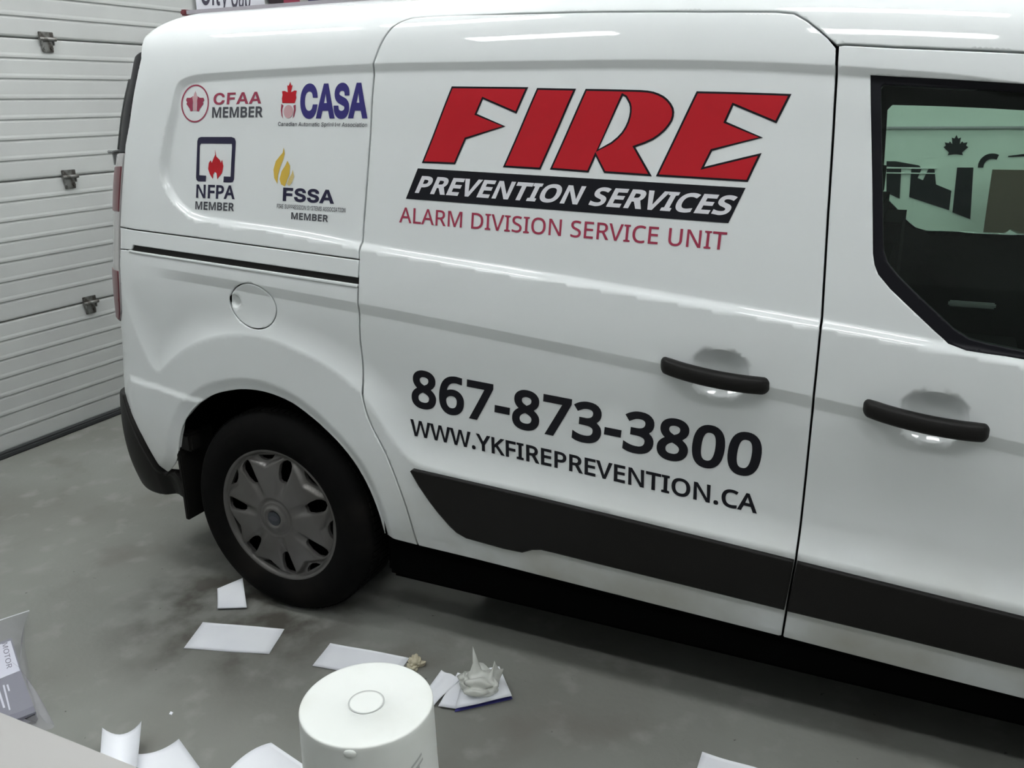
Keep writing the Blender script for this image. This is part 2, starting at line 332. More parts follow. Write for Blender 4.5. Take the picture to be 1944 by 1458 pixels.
def panel(name, outer, m, parent, holes=(), step=.009, off=0, rim=.012, edge=.0028, mirror=False, fine=None, round_edge=.8, creases=False):
    """sheet-metal panel: the outline in (u, s) laid on F, with rounded and returned edges"""
    loops = [dense(outer, step)]+[dense(h, step, False) for h in holes]
    pts = []; edges = []; is_b = []; on = []
    for L in loops:
        k0 = len(pts); pts += list(L); n = len(L); edges += [(k0+i, k0+(i+1) % n) for i in range(n)]; is_b += [1]*n
        on += list(outn(L))
    on = np.array(on); nb = len(pts)
    ring = np.array(pts)-on*edge
    lo, hi = loops[0].min(0), loops[0].max(0)
    gu, gs = [], []
    if fine is None: rows = [(lo[0], hi[0], step)]
    else: rows = [(lo[0], min(fine, hi[0]), step), (min(fine, hi[0]), hi[0], step*4)]
    for a, b, st in rows:
        if b-a < st: continue
        A, C_ = np.meshgrid(np.arange(a+st/2, b, st), np.arange(lo[1]+st/2, hi[1], st)); gu.append(A.ravel()); gs.append(C_.ravel())
    G = np.stack([np.concatenate(gu), np.concatenate(gs)], 1)
    ok = inside(outer, G[:, 0], G[:, 1])
    for h in holes: ok &= ~inside(h, G[:, 0], G[:, 1])
    G = G[ok]
    bp = np.array(pts); keep = np.ones(len(G), bool)          # keep the grid clear of the outline
    cell = step*.9; near = {}
    for p in bp: near.setdefault((int(p[0]//cell), int(p[1]//cell)), []).append(p)
    for i, g in enumerate(G):
        c = (int(g[0]//cell), int(g[1]//cell))
        for dx in (-1, 0, 1):
            for dy in (-1, 0, 1):
                for p in near.get((c[0]+dx, c[1]+dy), ()):
                    if (p[0]-g[0])**2+(p[1]-g[1])**2 < (step*.62)**2: keep[i] = False
    G = G[keep]
    if creases:
        CP, CE = crease_points(outer, holes)
        if len(CP):
            near = {}
            for p in CP: near.setdefault((int(p[0]//.004), int(p[1]//.004)), 1)
            keep = [not any((int(g[0]//.004)+dx, int(g[1]//.004)+dy) in near for dx in (-1, 0, 1) for dy in (-1, 0, 1)) for g in G]; G = G[np.array(keep)]
            k0 = len(bp)+len(ring); edges += [(a+k0, b+k0) for a, b in CE]
    else: CP = np.zeros((0, 2))
    allp = np.concatenate([bp, ring, CP, G])
    res = geometry.delaunay_2d_cdt([Vector(p) for p in allp], edges, [], 0, 1e-7)
    V2 = np.array([tuple(v) for v in res[0]]); T = np.array([t for t in res[2] if len(t) == 3])
    orig = res[3]
    cen = V2[T].mean(1); ok = inside(outer, cen[:, 0], cen[:, 1])
    for h in holes: ok &= ~inside(h, cen[:, 0], cen[:, 1])
    T = T[ok]
    ar = np.cross(V2[T[:, 1]]-V2[T[:, 0]], V2[T[:, 2]]-V2[T[:, 0]]); T[ar < 0] = T[ar < 0][:, ::-1]
    tu, ts, nn = frames(V2[:, 0], V2[:, 1]); P3 = Fp(V2[:, 0], V2[:, 1], off)
    bidx = {}
    for i, o in enumerate(orig):
        for k in o:
            if k < nb: bidx[k] = i
    N = nn.copy(); rimV = []; rimN = []; rimF = []; base = len(P3)
    bvi = np.array([bidx[k] for k in range(nb)])
    o3 = tu[bvi]*on[:, :1]+ts[bvi]*on[:, 1:]
    P3[bvi] -= nn[bvi]*.0012
    N[bvi] = nn[bvi]+o3*round_edge; N /= np.linalg.norm(N, axis=1)[:, None]
    A = P3[bvi]; C_ = A-nn[bvi]*rim
    rimV = np.concatenate([A, C_]); rimN = np.concatenate([o3, o3])
    k0 = 0
    for L in loops:
        n = len(L)
        for i in range(n):
            a, b = k0+i, k0+(i+1) % n; rimF.append((base+a, base+nb+a, base+nb+b, base+b))
        k0 += n
    V = np.concatenate([P3, rimV]); N = np.concatenate([N, rimN]); Fc = [tuple(int(i) for i in t) for t in T]+rimF
    if mirror: V[:, 1] = WIDTH-V[:, 1]; N[:, 1] *= -1; Fc = [f[::-1] for f in Fc]
    o = pydata(name, V, Fc, m, parent, smooth=True)
    o.data.normals_split_custom_set_from_vertices([tuple(map(float, n)) for n in N])
    return o

VAN = thing('cargo_van', 'white cargo van with red and black side lettering, parked tail to the garage door', 'van', (1.5, .915, 0))
PT = M['paint']
SEAM = [(-0.3852, 1.6687), (-0.3817, 1.6425), (-0.4116, 1.5538), (-0.4351, 1.4748), (-0.4643, 1.4109), (-0.4791, 1.3424), (-0.4986, 1.2514), (-0.5136, 1.1741), (-0.5272, 1.0632), (-0.5305, 0.9982), (-0.5462, 0.9142), (-0.5745, 0.8725)]
SLIDE_REAR = [(0.6066, 1.7131), (0.5203, 1.7144), (0.4844, 1.7121), (0.4505, 1.6963), (0.434, 1.6767), (0.4176, 1.6467), (0.4068, 1.6171), (0.3982, 1.5938), (0.3855, 1.4448), (0.3735, 1.3163), (0.3598, 1.184), (0.3581, 1.1256), (0.3521, 1.0204), (0.3448, 0.9487), (0.341, 0.894), (0.3436, 0.7874), (0.3495, 0.7309), (0.3689, 0.6746), (0.4004, 0.6212), (0.4233, 0.569), (0.4393, 0.5213), (0.4533, 0.4754), (0.4655, 0.4242), (0.4757, 0.3212)]
SLIDE_REAR = smooth_open(SLIDE_REAR)
FRONT_REAR = [(1.4709, 0.2866), (1.4813, 0.4192), (1.49, 0.5177), (1.4937, 0.7831), (1.4963, 0.9431), (1.4966, 1.0555), (1.4875, 1.2684), (1.4809, 1.4541), (1.4762, 1.5727), (1.4729, 1.6191)]
SLIDE_TOP = [(1.4537, 1.6415), (1.4374, 1.6543), (1.4111, 1.6736), (1.3839, 1.6886), (1.3487, 1.6919), (1.2064, 1.693), (1.0469, 1.6979), (0.9256, 1.703), (0.7711, 1.7092)]
BODY_REAR_LOW = [(-0.5882, 0.8057), (-0.6081, 0.7162), (-0.6015, 0.6421), (-0.562, 0.5984), (-0.5292, 0.5594), (-0.5028, 0.5187), (-0.4848, 0.48), (-0.4572, 0.42), (-0.4413, 0.3943)]
DOOR_TOP = [(1.472, 1.6271), (1.4864, 1.6295), (1.5778, 1.6283), (1.6689, 1.6294), (1.7938, 1.6323)]
A_PILLAR = [(2.12, 1.56), (2.45, 1.35), (2.80, 1.02)]
fuel_ring = smooth_poly([(0.0749, 0.9688), (0.0677, 0.9487), (0.0545, 0.9305), (0.0364, 0.9174), (0.013, 0.9104), (-0.0149, 0.9101), (-0.0421, 0.9171), (-0.0676, 0.9311), (-0.0855, 0.9506), (-0.093, 0.9715), (-0.0921, 0.9913), (-0.0815, 1.0105), (-0.0612, 1.0268), (-0.0359, 1.038), (-0.0117, 1.042), (0.0139, 1.0394), (0.037, 1.0306), (0.0545, 1.0167), (0.0669, 1.0024), (0.074, 0.9867)])
SLOT = [(-0.4386, 1.1241), (0.3543, 1.0808), (0.3539, 1.0631), (-0.4501, 1.1081)]
RAILTOP = [(-0.5137, 1.1725), (-0.1372, 1.1539), (0.3581, 1.1269)]; RAILLOW = [(-0.5185, 1.1069), (-0.4478, 1.1051)]
tail_top = [(SEAM[0][0]+.01, SEAM[0][1]+.03), (-.40, 1.76), (-.36, 1.80)]
def shift(P, du=0, ds=0): return [(a+du, b+ds) for a, b in P]
# one body side, cut where the cover strip of the door rail lies
upper_part = [p for p in SEAM if p[1] > RAILTOP[0][1]+.01]
lower_part = [p for p in SEAM if p[1] < RAILLOW[0][1]-.01]
k_hi = [p for p in SLIDE_REAR if p[1] > RAILTOP[-1][1]+.01]; k_lo = [p for p in SLIDE_REAR if p[1] < SLOT[2][1]-.012]
left = shift(k_hi, -.0025)[::-1]
g = .0018
upper_outline = upper_part + shift(RAILTOP, 0, g) + left + SLIDE_TOP[::-1] + DOOR_TOP + A_PILLAR + [(2.87, 1.06), (2.50, 1.40), (2.28, 1.66), (2.28, S_END-.004), (-.36, S_END-.004)] + [(-.36, 1.80), (-.40, 1.76)]
panel('body_side', shift(upper_outline), PT, VAN, fine=2.1, creases=True)
low_edge = shift([SLOT[3], SLOT[2]], 0, -.001)
lower_outline = shift(low_edge[::-1], 0) + [ (RAILLOW[0][0], RAILLOW[0][1]-g)] + lower_part + BODY_REAR_LOW + ARCH + shift(k_lo, -.0025)[::-1]
qp = panel('rear_quarter_panel', lower_outline, PT, VAN, holes=[fuel_ring], step=.0085, creases=True)
rail = shift(RAILTOP, 0, -g) + [(SLOT[1][0], SLOT[1][1]), (SLOT[0][0], SLOT[0][1]), (SLOT[3][0], SLOT[3][1]+.0015), (RAILLOW[0][0]+.002, RAILLOW[0][1]+g)]
panel('rail_cover', rail, PT, VAN, step=.008)
chan = shift(SLOT, 0, 0); chan = [(chan[0][0]-.01, chan[0][1]+.006), (chan[1][0]+.004, chan[1][1]+.006), (chan[2][0]+.004, chan[2][1]-.006), (chan[3][0]-.01, chan[3][1]-.006)]
panel('door_rail', chan, M['black'], VAN, step=.02, off=.005, rim=.004)
lip = [(SLOT[3][0]-.01, SLOT[3][1]+.0005), (SLOT[2][0], SLOT[2][1]+.0005), (SLOT[2][0], SLOT[2][1]-.0085), (SLOT[3][0]-.01, SLOT[3][1]-.0065)]
panel('rail_lip', lip, PT, VAN, step=.006, off=-.0035, rim=.006, edge=.003, round_edge=1.6)
fd = panel('fuel_door', [(FUEL[0]+(p[0]-FUEL[0])*.955, FUEL[1]+(p[1]-FUEL[1])*.955) for p in fuel_ring], PT, VAN, step=.006, edge=.002, creases=True)
# sliding door and front door
sl_left = shift(SLIDE_REAR, .0025); sl_bot = [(0.4807, 0.3205), (0.6533, 0.3164), (1.1013, 0.298), (1.4624, 0.2837)]
sl_right = shift(FRONT_REAR, -.0025)
sl_top = [(p[0], p[1]-.0045) for p in SLIDE_TOP]
panel('sliding_door', sl_left + sl_bot[0:] + sl_right + sl_top, PT, VAN, step=.0085, creases=True)
WIN_OUT = [(1.8679, 1.024), (1.8374, 1.027), (1.8038, 1.0291), (1.7688, 1.032), (1.7353, 1.0414), (1.7094, 1.0621), (1.647, 1.1161), (1.6191, 1.1403), (1.5936, 1.1679), (1.5848, 1.1863), (1.5794, 1.2089), (1.5658, 1.3264), (1.5384, 1.5727), (1.5839, 1.5722), (1.8011, 1.574)] + [(2.03, 1.463), (2.25, 1.34), (2.50, 1.13), (2.56, 1.035), (2.50, 1.01), (2.2, 1.0)]
WIN_IN = [(1.8663, 1.0376), (1.8018, 1.0467), (1.7709, 1.0532), (1.7431, 1.0695), (1.6648, 1.1363), (1.6306, 1.1672), (1.6086, 1.1918), (1.5994, 1.2131), (1.5949, 1.2367), (1.5758, 1.401), (1.5595, 1.5505), (1.5646, 1.5572), (1.5853, 1.5574), (1.8035, 1.5591)] + [(2.02, 1.448), (2.24, 1.325), (2.48, 1.12), (2.535, 1.045), (2.49, 1.025), (2.2, 1.018)]
fr_left = shift(FRONT_REAR, .0025)
fr_left[-1] = (fr_left[-1][0]+.001, [(1.4754, 1.6232)][0][1])
fr_top = [(p[0], p[1]-.0045) for p in [(1.4864, 1.6295), (1.5778, 1.6283), (1.6689, 1.6294), (1.7938, 1.6323)]]
fr_bot = [(1.9767, 0.2587), (1.775, 0.2668), (1.4758, 0.2828)]
panel('front_door', fr_left + fr_top + [(2.115, 1.553), (2.44, 1.343), (2.69, 1.095), (2.70, .90), (2.64, .62), (2.56, .30), (2.4, .285)] + fr_bot, PT, VAN, holes=[WIN_OUT], step=.009, fine=2.1, creases=True)
FEND = [(2.57, .29), (2.66, .29)]+[(2.98+.36*math.cos(a), .33+.36*math.sin(a)) for a in np.linspace(PI, 0, 17)]+[(3.62, .33), (3.70, .60), (3.60, .80), (3.35, .92), (2.88, 1.045), (2.815, 1.01), (2.70, 1.08), (2.71, .90), (2.65, .62)]
panel('front_fender', FEND, PT, VAN, step=.02)
# window: rubber surround and tinted glass
panel('window_seal', WIN_OUT, M['seal'], VAN, holes=[WIN_IN], step=.008, off=.003, rim=.02, edge=.003)
gl = panel('window_glass', inset(WIN_IN, -.006).tolist(), M['glass'], VAN, step=.012, off=.010, rim=.003)

# black side mouldings, one on each door
MOLD_A = [(0.4899, 0.5678), (0.4969, 0.5736), (0.8285, 0.5581), (1.1069, 0.5419), (1.4866, 0.5169), (1.4815, 0.4559), (1.4738, 0.3815), (1.2389, 0.3924), (0.9733, 0.4037), (0.8984, 0.4073), (0.8661, 0.408), (0.8404, 0.4019), (0.8104, 0.3862), (0.7583, 0.3858), (0.6461, 0.3944), (0.6186, 0.4056), (0.5995, 0.4219), (0.5676, 0.4569), (0.5427, 0.4876), (0.5133, 0.5282)]
MOLD_B = [(1.4935, 0.5158), (1.698, 0.5021), (1.9427, 0.4862), (1.9612, 0.3603), (1.711, 0.3718), (1.4798, 0.38), (1.4875, 0.4531)]
MOLD_B = MOLD_B[:3] + [(2.50, MOLD_B[2][1]-.02), (2.60, .43), (2.50, .375)] + MOLD_B[3:]
for Q in (MOLD_A, MOLD_B):
    panel('side_moulding', Q, M['black'], VAN, step=.011, off=-.011, rim=.016, edge=.006, round_edge=1.2)
# rear bumper: lower black part wraps round the corner
BUMPER = [(-0.5964, 0.6364), (-0.5631, 0.5946), (-0.5303, 0.5555), (-0.5038, 0.5149), (-0.4858, 0.4762), (-0.4591, 0.4155), (-0.4478, 0.3849)] + [(-.405, .405), (-.375, .385), (-.375, .315), (-.50, .305), (-.60, .30), (-.75, .30), (-.88, .32), (-.92, .42), (-.90, .55), (-.80, .61)]
panel('bumper', BUMPER, M['black'], VAN, step=.012, off=-.010, rim=.02, edge=.006, round_edge=1.2)
# tail: lamp and rear window edge wrapped round the corner
def seam_at(s): P = sorted(SEAM, key=lambda p: p[1]); return float(np.interp(s, [p[1] for p in P], [p[0] for p in P]))
def strip(name, s0, s1, w0, w1, m, parent, gap=.004, off=-.004):
    ss = np.linspace(s0, s1, 14); a = [(seam_at(s)-gap, s) for s in ss]; b = [(seam_at(s)-np.interp(s, [min(s0, s1), max(s0, s1)], [w0, w1]), s) for s in ss]
    return panel(name, a+b[::-1], m, parent, step=.012, off=off, rim=.02)
zs = dict(zip(('w0', 'w1', 'r1', 'r0', 'c0', 'b0'), [p[1] for p in [(-0.4503, 1.39), (-0.3915, 1.6683), (-0.468, 1.3484), (-0.4974, 1.2178), (-0.5224, 1.0395), (-0.5608, 0.8767)]]))
strip('rear_window', zs['w0'], zs['w1'], .14, .10, M['seal'], VAN, off=.004)
lamp = strip('tail_lamp', zs['b0'], zs['w0']-.004, .055, .12, M['lens_clear'], VAN)
strip('red_lens', zs['r0'], zs['r1'], .115, .115, M['lens_red'], lamp, gap=.006, off=-.007)
strip('red_lens', zs['b0']+.005, zs['c0'], .055, .115, M['lens_red'], lamp, gap=.006, off=-.007)
hx, hy, hz = [float(v) for v in F(seam_at(1.37)-.17, 1.37, -.012)]
hb = bmesh.new(); add_box(hb, (hx+.020, hy-.01, hz+.004), (.020, .04, .050), .008); add_box(hb, (hx+.018, hy-.018, hz+.026), (.024, .044, .008), .003)
from_bm('hinge', hb, M['hinge_grey'], VAN)
# rear doors and the far side of the body
zz = np.linspace(.33, 1.58, 24); V = []; Fc = []
for z in zz:
    x0, r = float(fx0(z)), float(fr(z))
    for k in range(15):
        t = k/14; y = .16+(WIDTH-.32)*t; V.append((x0-r-.030*math.sin(PI*t)+.035*max(0, 1-min(t, 1-t)*9), y, float(z)))
for i in range(23):
    for k in range(14): a = i*15+k; Fc.append((a, a+15, a+16, a+1))
pydata('rear_door', V, Fc, PT, VAN, smooth=True)
FAR_WIN = [(1.485, 1.475), (1.50, 1.495), (1.92, 1.505), (2.05, 1.49), (2.30, 1.30), (2.50, 1.10), (2.52, 1.05), (2.2, 1.025), (1.66, 1.02), (1.625, 1.03), (1.515, 1.14), (1.495, 1.17)]
far_arch = [(.40*math.cos(a), .33+.37*math.sin(a)) for a in np.linspace(PI, 0, 15)]
far_arch2 = [(2.98+.36*math.cos(a), .33+.36*math.sin(a)) for a in np.linspace(PI, 0, 15)]
FAR = [(-.9, .31), (-.42, .29)]+far_arch+[(.42, .29), (2.6, .29)]+far_arch2+[(3.62, .33), (3.70, .60), (3.60, .80), (3.35, .92), (2.87, 1.06), (2.50, 1.40), (2.28, 1.66), (2.28, S_END-.004), (-.36, S_END-.004), (-.36, 1.80), (-.40, 1.76), (-.50, 1.66), (-.60, 1.4), (-.8, 1.1), (-.85, .6)]
panel('body_side', FAR, PT, VAN, holes=[FAR_WIN], step=.035, mirror=True)
panel('window_glass', inset(FAR_WIN, -.01).tolist(), M['glass'], VAN, step=.05, off=.01, mirror=True, rim=.003)
# dark lining behind the seams, with the windows left open
LINE = [(-.62, .60), (-.45, .56), (-.40, .60), (-.2, .76), (0, .80), (.25, .76), (.40, .60), (.44, .31), (2.55, .30), (2.63, .62), (2.78, 1.0), (2.50, 1.32), (2.26, 1.58), (2.26, S_END-.004), (-.33, S_END-.004), (-.34, 1.78), (-.42, 1.60), (-.50, 1.40), (-.58, 1.1), (-.60, .8)]
panel('inner_lining', LINE, M['dark'], VAN, holes=[inset(WIN_IN, -.004).tolist()], step=.03, off=.042, rim=.001)
panel('inner_lining', LINE, M['dark'], VAN, holes=[FAR_WIN], step=.04, off=.03, mirror=True, rim=.001)
# hood, windscreen, nose
def grid_sheet(name, rows, m, smooth=True):
    n = len(rows[0]); V = [p for r in rows for p in r]
    return pydata(name, V, [(i*n+k, i*n+k+1, (i+1)*n+k+1, (i+1)*n+k) for i in range(len(rows)-1) for k in range(n-1)], m, VAN, smooth)
hz_ = spline([2.86, 3.1, 3.35, 3.6, 3.7], [1.045, .99, .92, .80, .66])
grid_sheet('hood', [[(x+.16*math.sin(PI*t), .01+1.81*t, float(hz_(x))+.075*math.sin(PI*t)) for t in np.linspace(0, 1, 17)] for x in np.linspace(2.86, 3.70, 14)], PT)
grid_sheet('windscreen', [[(2.86-.58*q+.16*math.sin(PI*t), .03+.09*q+(1.77-.18*q)*t, 1.05+.66*q+.075*math.sin(PI*t)) for t in np.linspace(0, 1, 13)] for q in np.linspace(0, 1, 8)], M['glass'])
grid_sheet('front_bumper', [[(3.70+.16*math.sin(PI*t)+.02*q, .01+1.81*t, .66+.075*math.sin(PI*t)*(1-q)-.40*q) for t in np.linspace(0, 1, 13)] for q in np.linspace(0, 1, 5)], M['black'])
# rocker and main floor pan, lowered to block light under the van
box('rocker_panel', (1.46, .100, .250), (2.24, .07, .17), M['under'], VAN, .02)
box('floor_pan', (1.50, .915, .215), (2.16, 1.60, .05), M['under'], VAN)
box('floor_pan', (-.45, .915, .30), (.30, 1.30, .06), M['under'], VAN)
box('rear_axle', (0, .915, .30), (.10, 1.30, .10), M['under'], VAN, .02)
def liner(path, y0, sy):
    bm = bmesh.new(); vs_ = [[bm.verts.new((x, y0+sy*d, z)) for d in (0, .27)] for x, z in path]
    for k in range(len(path)-1): bm.faces.new((vs_[k][0], vs_[k+1][0], vs_[k+1][1], vs_[k][1]))
    bm.faces.new([q[1] for q in vs_]); from_bm('wheel_well_liner', bm, M['under'], VAN)
ap = inset(ARCH_F, -.014); ap = [(float(x), float(z)) for x, z in ap if z > .24]; ap = sorted(ap, key=lambda p: math.atan2(p[1]-.3, p[0]))
liner(ap, .026, 1)
liner([(.41*math.cos(a), .33+.39*math.sin(a)) for a in np.linspace(-.1, PI+.1, 21)], WIDTH-.045, -1)
for sy, y0 in ((1, .045), (-1, WIDTH-.045)): liner([(2.98+.375*math.cos(a), .33+.375*math.sin(a)) for a in np.linspace(-.1, PI+.1, 21)], y0, sy)
bm = bmesh.new(); add_box(bm, (-.375, .085, .375), (.016, .15, .28), .004); add_box(bm, (-.352, .045, .50), (.05, .05, .06), .008)
from_bm('mud_flap', bm, M['black'], VAN)
# ------------------------------------------------------------------ wheels
def wheel(cx, side):
    """tyre (the part) with its cover and emblem; side -1 faces the camera"""
    y0 = .008 if side < 0 else WIDTH-.008; sg = 1 if side < 0 else -1
    prof = [(.205, .012), (.214, .002), (.226, -.004), (.245, -.010), (.268, -.011), (.290, -.004), (.306, .008), (.316, .020), (.3215, .035), (.3215, .17), (.315, .188), (.29, .205), (.21, .205)]
    n = 72; V = []; Fc = []; k = len(prof)
    for i in range(n):
        a = 2*PI*i/n
        for r, d in prof: V.append((cx+r*math.cos(a), y0+sg*d, .3215+r*math.sin(a)))
    for i in range(n):
        for j in range(k-1):
            q = (i*k+j, i*k+j+1, ((i+1) % n)*k+j+1, ((i+1) % n)*k+j); Fc.append(q if sg > 0 else q[::-1])
    # tread blocks
    for i in range(90):
        a0, a1 = 2*PI*(i+.12)/90, 2*PI*(i+.88)/90
        for d0, d1 in ((.036, .072), (.078, .125), (.131, .168)):
            b = len(V)
            for a in (a0, a1):
                for d in (d0, d1):
                    for r in (.320, .326): V.append((cx+r*math.cos(a), y0+sg*d, .3215+min(r, .3215/max(.2, -math.sin(a)) if math.sin(a) < -.9 else r)*math.sin(a)))
            Fc += [(b+1, b+3, b+7, b+5), (b, b+1, b+5, b+4), (b+2, b+6, b+7, b+3), (b, b+2, b+3, b+1), (b+4, b+5, b+7, b+6)]
    w_ = pydata('wheel', V, Fc, M['tyre'], VAN, smooth=False)
    w_.data.polygons.foreach_set('use_smooth', [i < n*(k-1) for i in range(len(Fc))])
    # cover
    ws = [math.radians(21.7-51.43*i) for i in range(7)]; sc = [a-math.radians(25.7) for a in ws]
    def dip(a, c): return abs((a-c+PI) % (2*PI)-PI)
    def height(x, z):
        r = math.hypot(x, z); a = math.atan2(z, x)
        h = .016*(1-(r/.21)**2)
        if r > .2: h -= .006*math.sin((r-.2)/.0135*PI/1.0) if False else 0
        w1 = min(dip(a, c) for c in ws)*r; w2 = min(dip(a, c) for c in sc)*r
        t = max(0, min(1, (r-.062)/.05)); wv = .017+.12*max(0, r-.10)
        if w1 < wv: h -= .012*t*(1-(w1/wv)**2)**1.5*(1 if r < .198 else max(0, (.207-r)/.009))
        lim = .158+ .55*w2*.9
        if r > lim and r < .204: h -= .014*min(1, (r-lim)/.008)*min(1, (.204-r)/.006)
        if r < .062: h -= .004*math.sin(min(1, (.062-r)/.012)*PI)
        if r < .040: h += .007*min(1, (.040-r)/.006)
        if r < .027: h -= .007*min(1, (.027-r)/.004)
        return h
    holes = []
    for c in ws:
        H = []
        for r, hw in ((.118, .007), (.125, .013), (.148, .019), (.174, .0215), (.187, .017), (.193, .006)): H.append((r, hw/r))
        ring = [(r*math.cos(c-a), r*math.sin(c-a)) for r, a in H]+[(r*math.cos(c+a), r*math.sin(c+a)) for r, a in H[::-1]]
        holes.append(ring)
    for c in sc:
        H = [(.176, .008), (.183, .022), (.195, .033)]
        ring = [(r*math.cos(c-a/r), r*math.sin(c-a/r)) for r, a in H]+[(r*math.cos(c+a/r), r*math.sin(c+a/r)) for r, a in H[::-1]]
        holes.append(ring)
    R0 = .2125; outer = [(R0*math.cos(a), R0*math.sin(a)) for a in np.linspace(0, 2*PI, 97)[:-1]]
    loops = [dense(outer, .02)]+[dense(h, .006, False) for h in holes]
    pts = []; ed = []
    for L in loops:
        k0 = len(pts); pts += list(L); ed += [(k0+i, k0+(i+1) % len(L)) for i in range(len(L))]
    nb = len(pts); gp = []
    for r in np.arange(.004, .210, .0042):
        m_ = max(6, int(2*PI*r/.0048))
        for i in range(m_):
            a = 2*PI*(i+.5*(int(r/.0042) % 2))/m_; gp.append((r*math.cos(a), r*math.sin(a)))
    gp = np.array(gp); ok = inside(outer, gp[:, 0], gp[:, 1])
    for h in holes: ok &= sdf(h, gp[:, 0], gp[:, 1]) < -.0018
    res = geometry.delaunay_2d_cdt([Vector(p) for p in list(pts)+list(gp[ok])], ed, [], 0, 1e-7)
    V2 = np.array([tuple(v) for v in res[0]]); T = np.array([t for t in res[2] if len(t) == 3]); cen = V2[T].mean(1); ok = np.ones(len(T), bool)
    for h in holes: ok &= ~inside(h, cen[:, 0], cen[:, 1])
    T = T[ok]; V = []; Fc = []
    for x, z in V2: V.append((cx+x, y0-sg*(height(x, z)-.004), .3215+z))
    for t in T:
        a, b, c = t; cr = (V2[b][0]-V2[a][0])*(V2[c][1]-V2[a][1])-(V2[b][1]-V2[a][1])*(V2[c][0]-V2[a][0])
        q = (a, b, c) if cr > 0 else (c, b, a); Fc.append(tuple(int(i) for i in (q if sg > 0 else q[::-1])))
    for L in loops:                       # thickness round the rim and the openings
        b = len(V); n_ = len(L)
        for x, z in L: V.append((cx+x, y0-sg*(height(x, z)-.004), .3215+z)); V.append((cx+x, y0-sg*(height(x, z)-.016), .3215+z))
        for i in range(n_):
            j = (i+1) % n_; q = (b+2*i, b+2*i+1, b+2*j+1, b+2*j); Fc.append(q if sg > 0 else q[::-1])
    pydata('wheel_cover', V, Fc, M['cover'], w_, smooth=True)
    bm = bmesh.new()
    bmesh.ops.create_cone(bm, cap_ends=True, segments=32, radius1=.0225, radius2=.0225, depth=.004, matrix=Matrix.Translation((cx, y0-sg*.0135, .3215)) @ Matrix.Rotation(PI/2, 4, 'X'))
    from_bm('hub_emblem', bm, M['emblem'], w_)
    bm = bmesh.new(); r1 = bmesh.ops.create_circle(bm, cap_ends=True, segments=28, radius=1, matrix=Matrix.Translation((cx, y0-sg*.0165, .3215)) @ Matrix.Rotation(PI/2, 4, 'X') @ Matrix.Diagonal((.016, .008, 1, 1)))
    from_bm('emblem_badge', bm, M['grey_v'], w_)
    bm = bmesh.new()
    bmesh.ops.create_cone(bm, cap_ends=True, segments=40, radius1=.205, radius2=.205, depth=.01, matrix=Matrix.Translation((cx, y0+sg*.05, .3215)) @ Matrix.Rotation(PI/2, 4, 'X'))
    from_bm('steel_rim', bm, M['under'], w_)
    return w_
for cx in (0, 2.98):
    for sd_ in (-1, 1): wheel(cx, sd_)

# ------------------------------------------------------------------ door handles
def handle(p0, p1):
    (u0, s0), (u1, s1) = p0, p1; L = math.hypot(u1-u0, s1-s0); n = 34; V = []; Fc = []; m_ = 12
    for i in range(n+1):
        t = .5-.5*math.cos(PI*i/n); u = u0+(u1-u0)*t; s = s0+(s1-s0)*t
        e = min(t, 1-t);  out = .040*math.sin(PI*min(1, max(0, t)))**.55 if 0 < t < 1 else 0
        x, y, z = [float(v) for v in B(u, s)]; y += .012-out
        q_ = min(1, e/.055); hh = .0185*max(.12, math.sqrt(1-(1-q_)**2)); th = .016*max(.2, math.sqrt(1-(1-q_)**2))
        for k in range(m_):
            a = 2*PI*k/m_; ca, sa = math.cos(a), math.sin(a)
            V.append((x, y+th*math.copysign(abs(ca)**.6, ca), z+hh*math.copysign(abs(sa)**.6, sa)))
    for i in range(n):
        for k in range(m_): Fc.append((i*m_+k, i*m_+(k+1) % m_, (i+1)*m_+(k+1) % m_, (i+1)*m_+k))
    Fc += [tuple(range(m_))[::-1], tuple(n*m_+k for k in range(m_))]
    return pydata('door_handle', V, Fc, M['black'], VAN, smooth=True)
H1 = [(1.1624, 0.9407), (1.4057, 0.9158)]; H2 = [(1.5927, 0.8965), (1.8305, 0.8713)]
handle(*H1); handle(*H2)

# ------------------------------------------------------------------ flat lettering and marks on the side
def cut_grid(bm, step=.014):
    for ax in (0, 1):
        cs = [v.co[ax] for v in bm.verts]
        if not cs: return
        k = math.ceil(min(cs)/step)
        while k*step < max(cs):
            no = Vector((1, 0, 0)) if ax == 0 else Vector((0, 1, 0))
            bmesh.ops.bisect_plane(bm, geom=bm.verts[:]+bm.edges[:]+bm.faces[:], plane_co=no*(k*step), plane_no=no, dist=1e-7); k += 1
def lay(name, bm, m, parent, off=-.0009, lab=None):
    cut_grid(bm)
    P = np.array([(v.co.x, v.co.y) for v in bm.verts]); tu, ts, nn = frames(P[:, 0], P[:, 1]); Q = Fp(P[:, 0], P[:, 1], off)
    Fc = [tuple(v.index for v in f.verts) for f in bm.faces]
    for i, v in enumerate(bm.verts): v.index = i
    Fc = [tuple(v.index for v in f.verts) for f in bm.faces]
    out = []
    for f in Fc:
        a = sum(P[f[i]][0]*P[f[(i+1) % len(f)]][1]-P[f[(i+1) % len(f)]][0]*P[f[i]][1] for i in range(len(f))); out.append(f if a > 0 else f[::-1])
    bm.free(); o = pydata(name, Q, out, m, parent, smooth=True)
    o.data.normals_split_custom_set_from_vertices([tuple(map(float, n)) for n in nn])
    if lab: o['label'] = lab
    return o
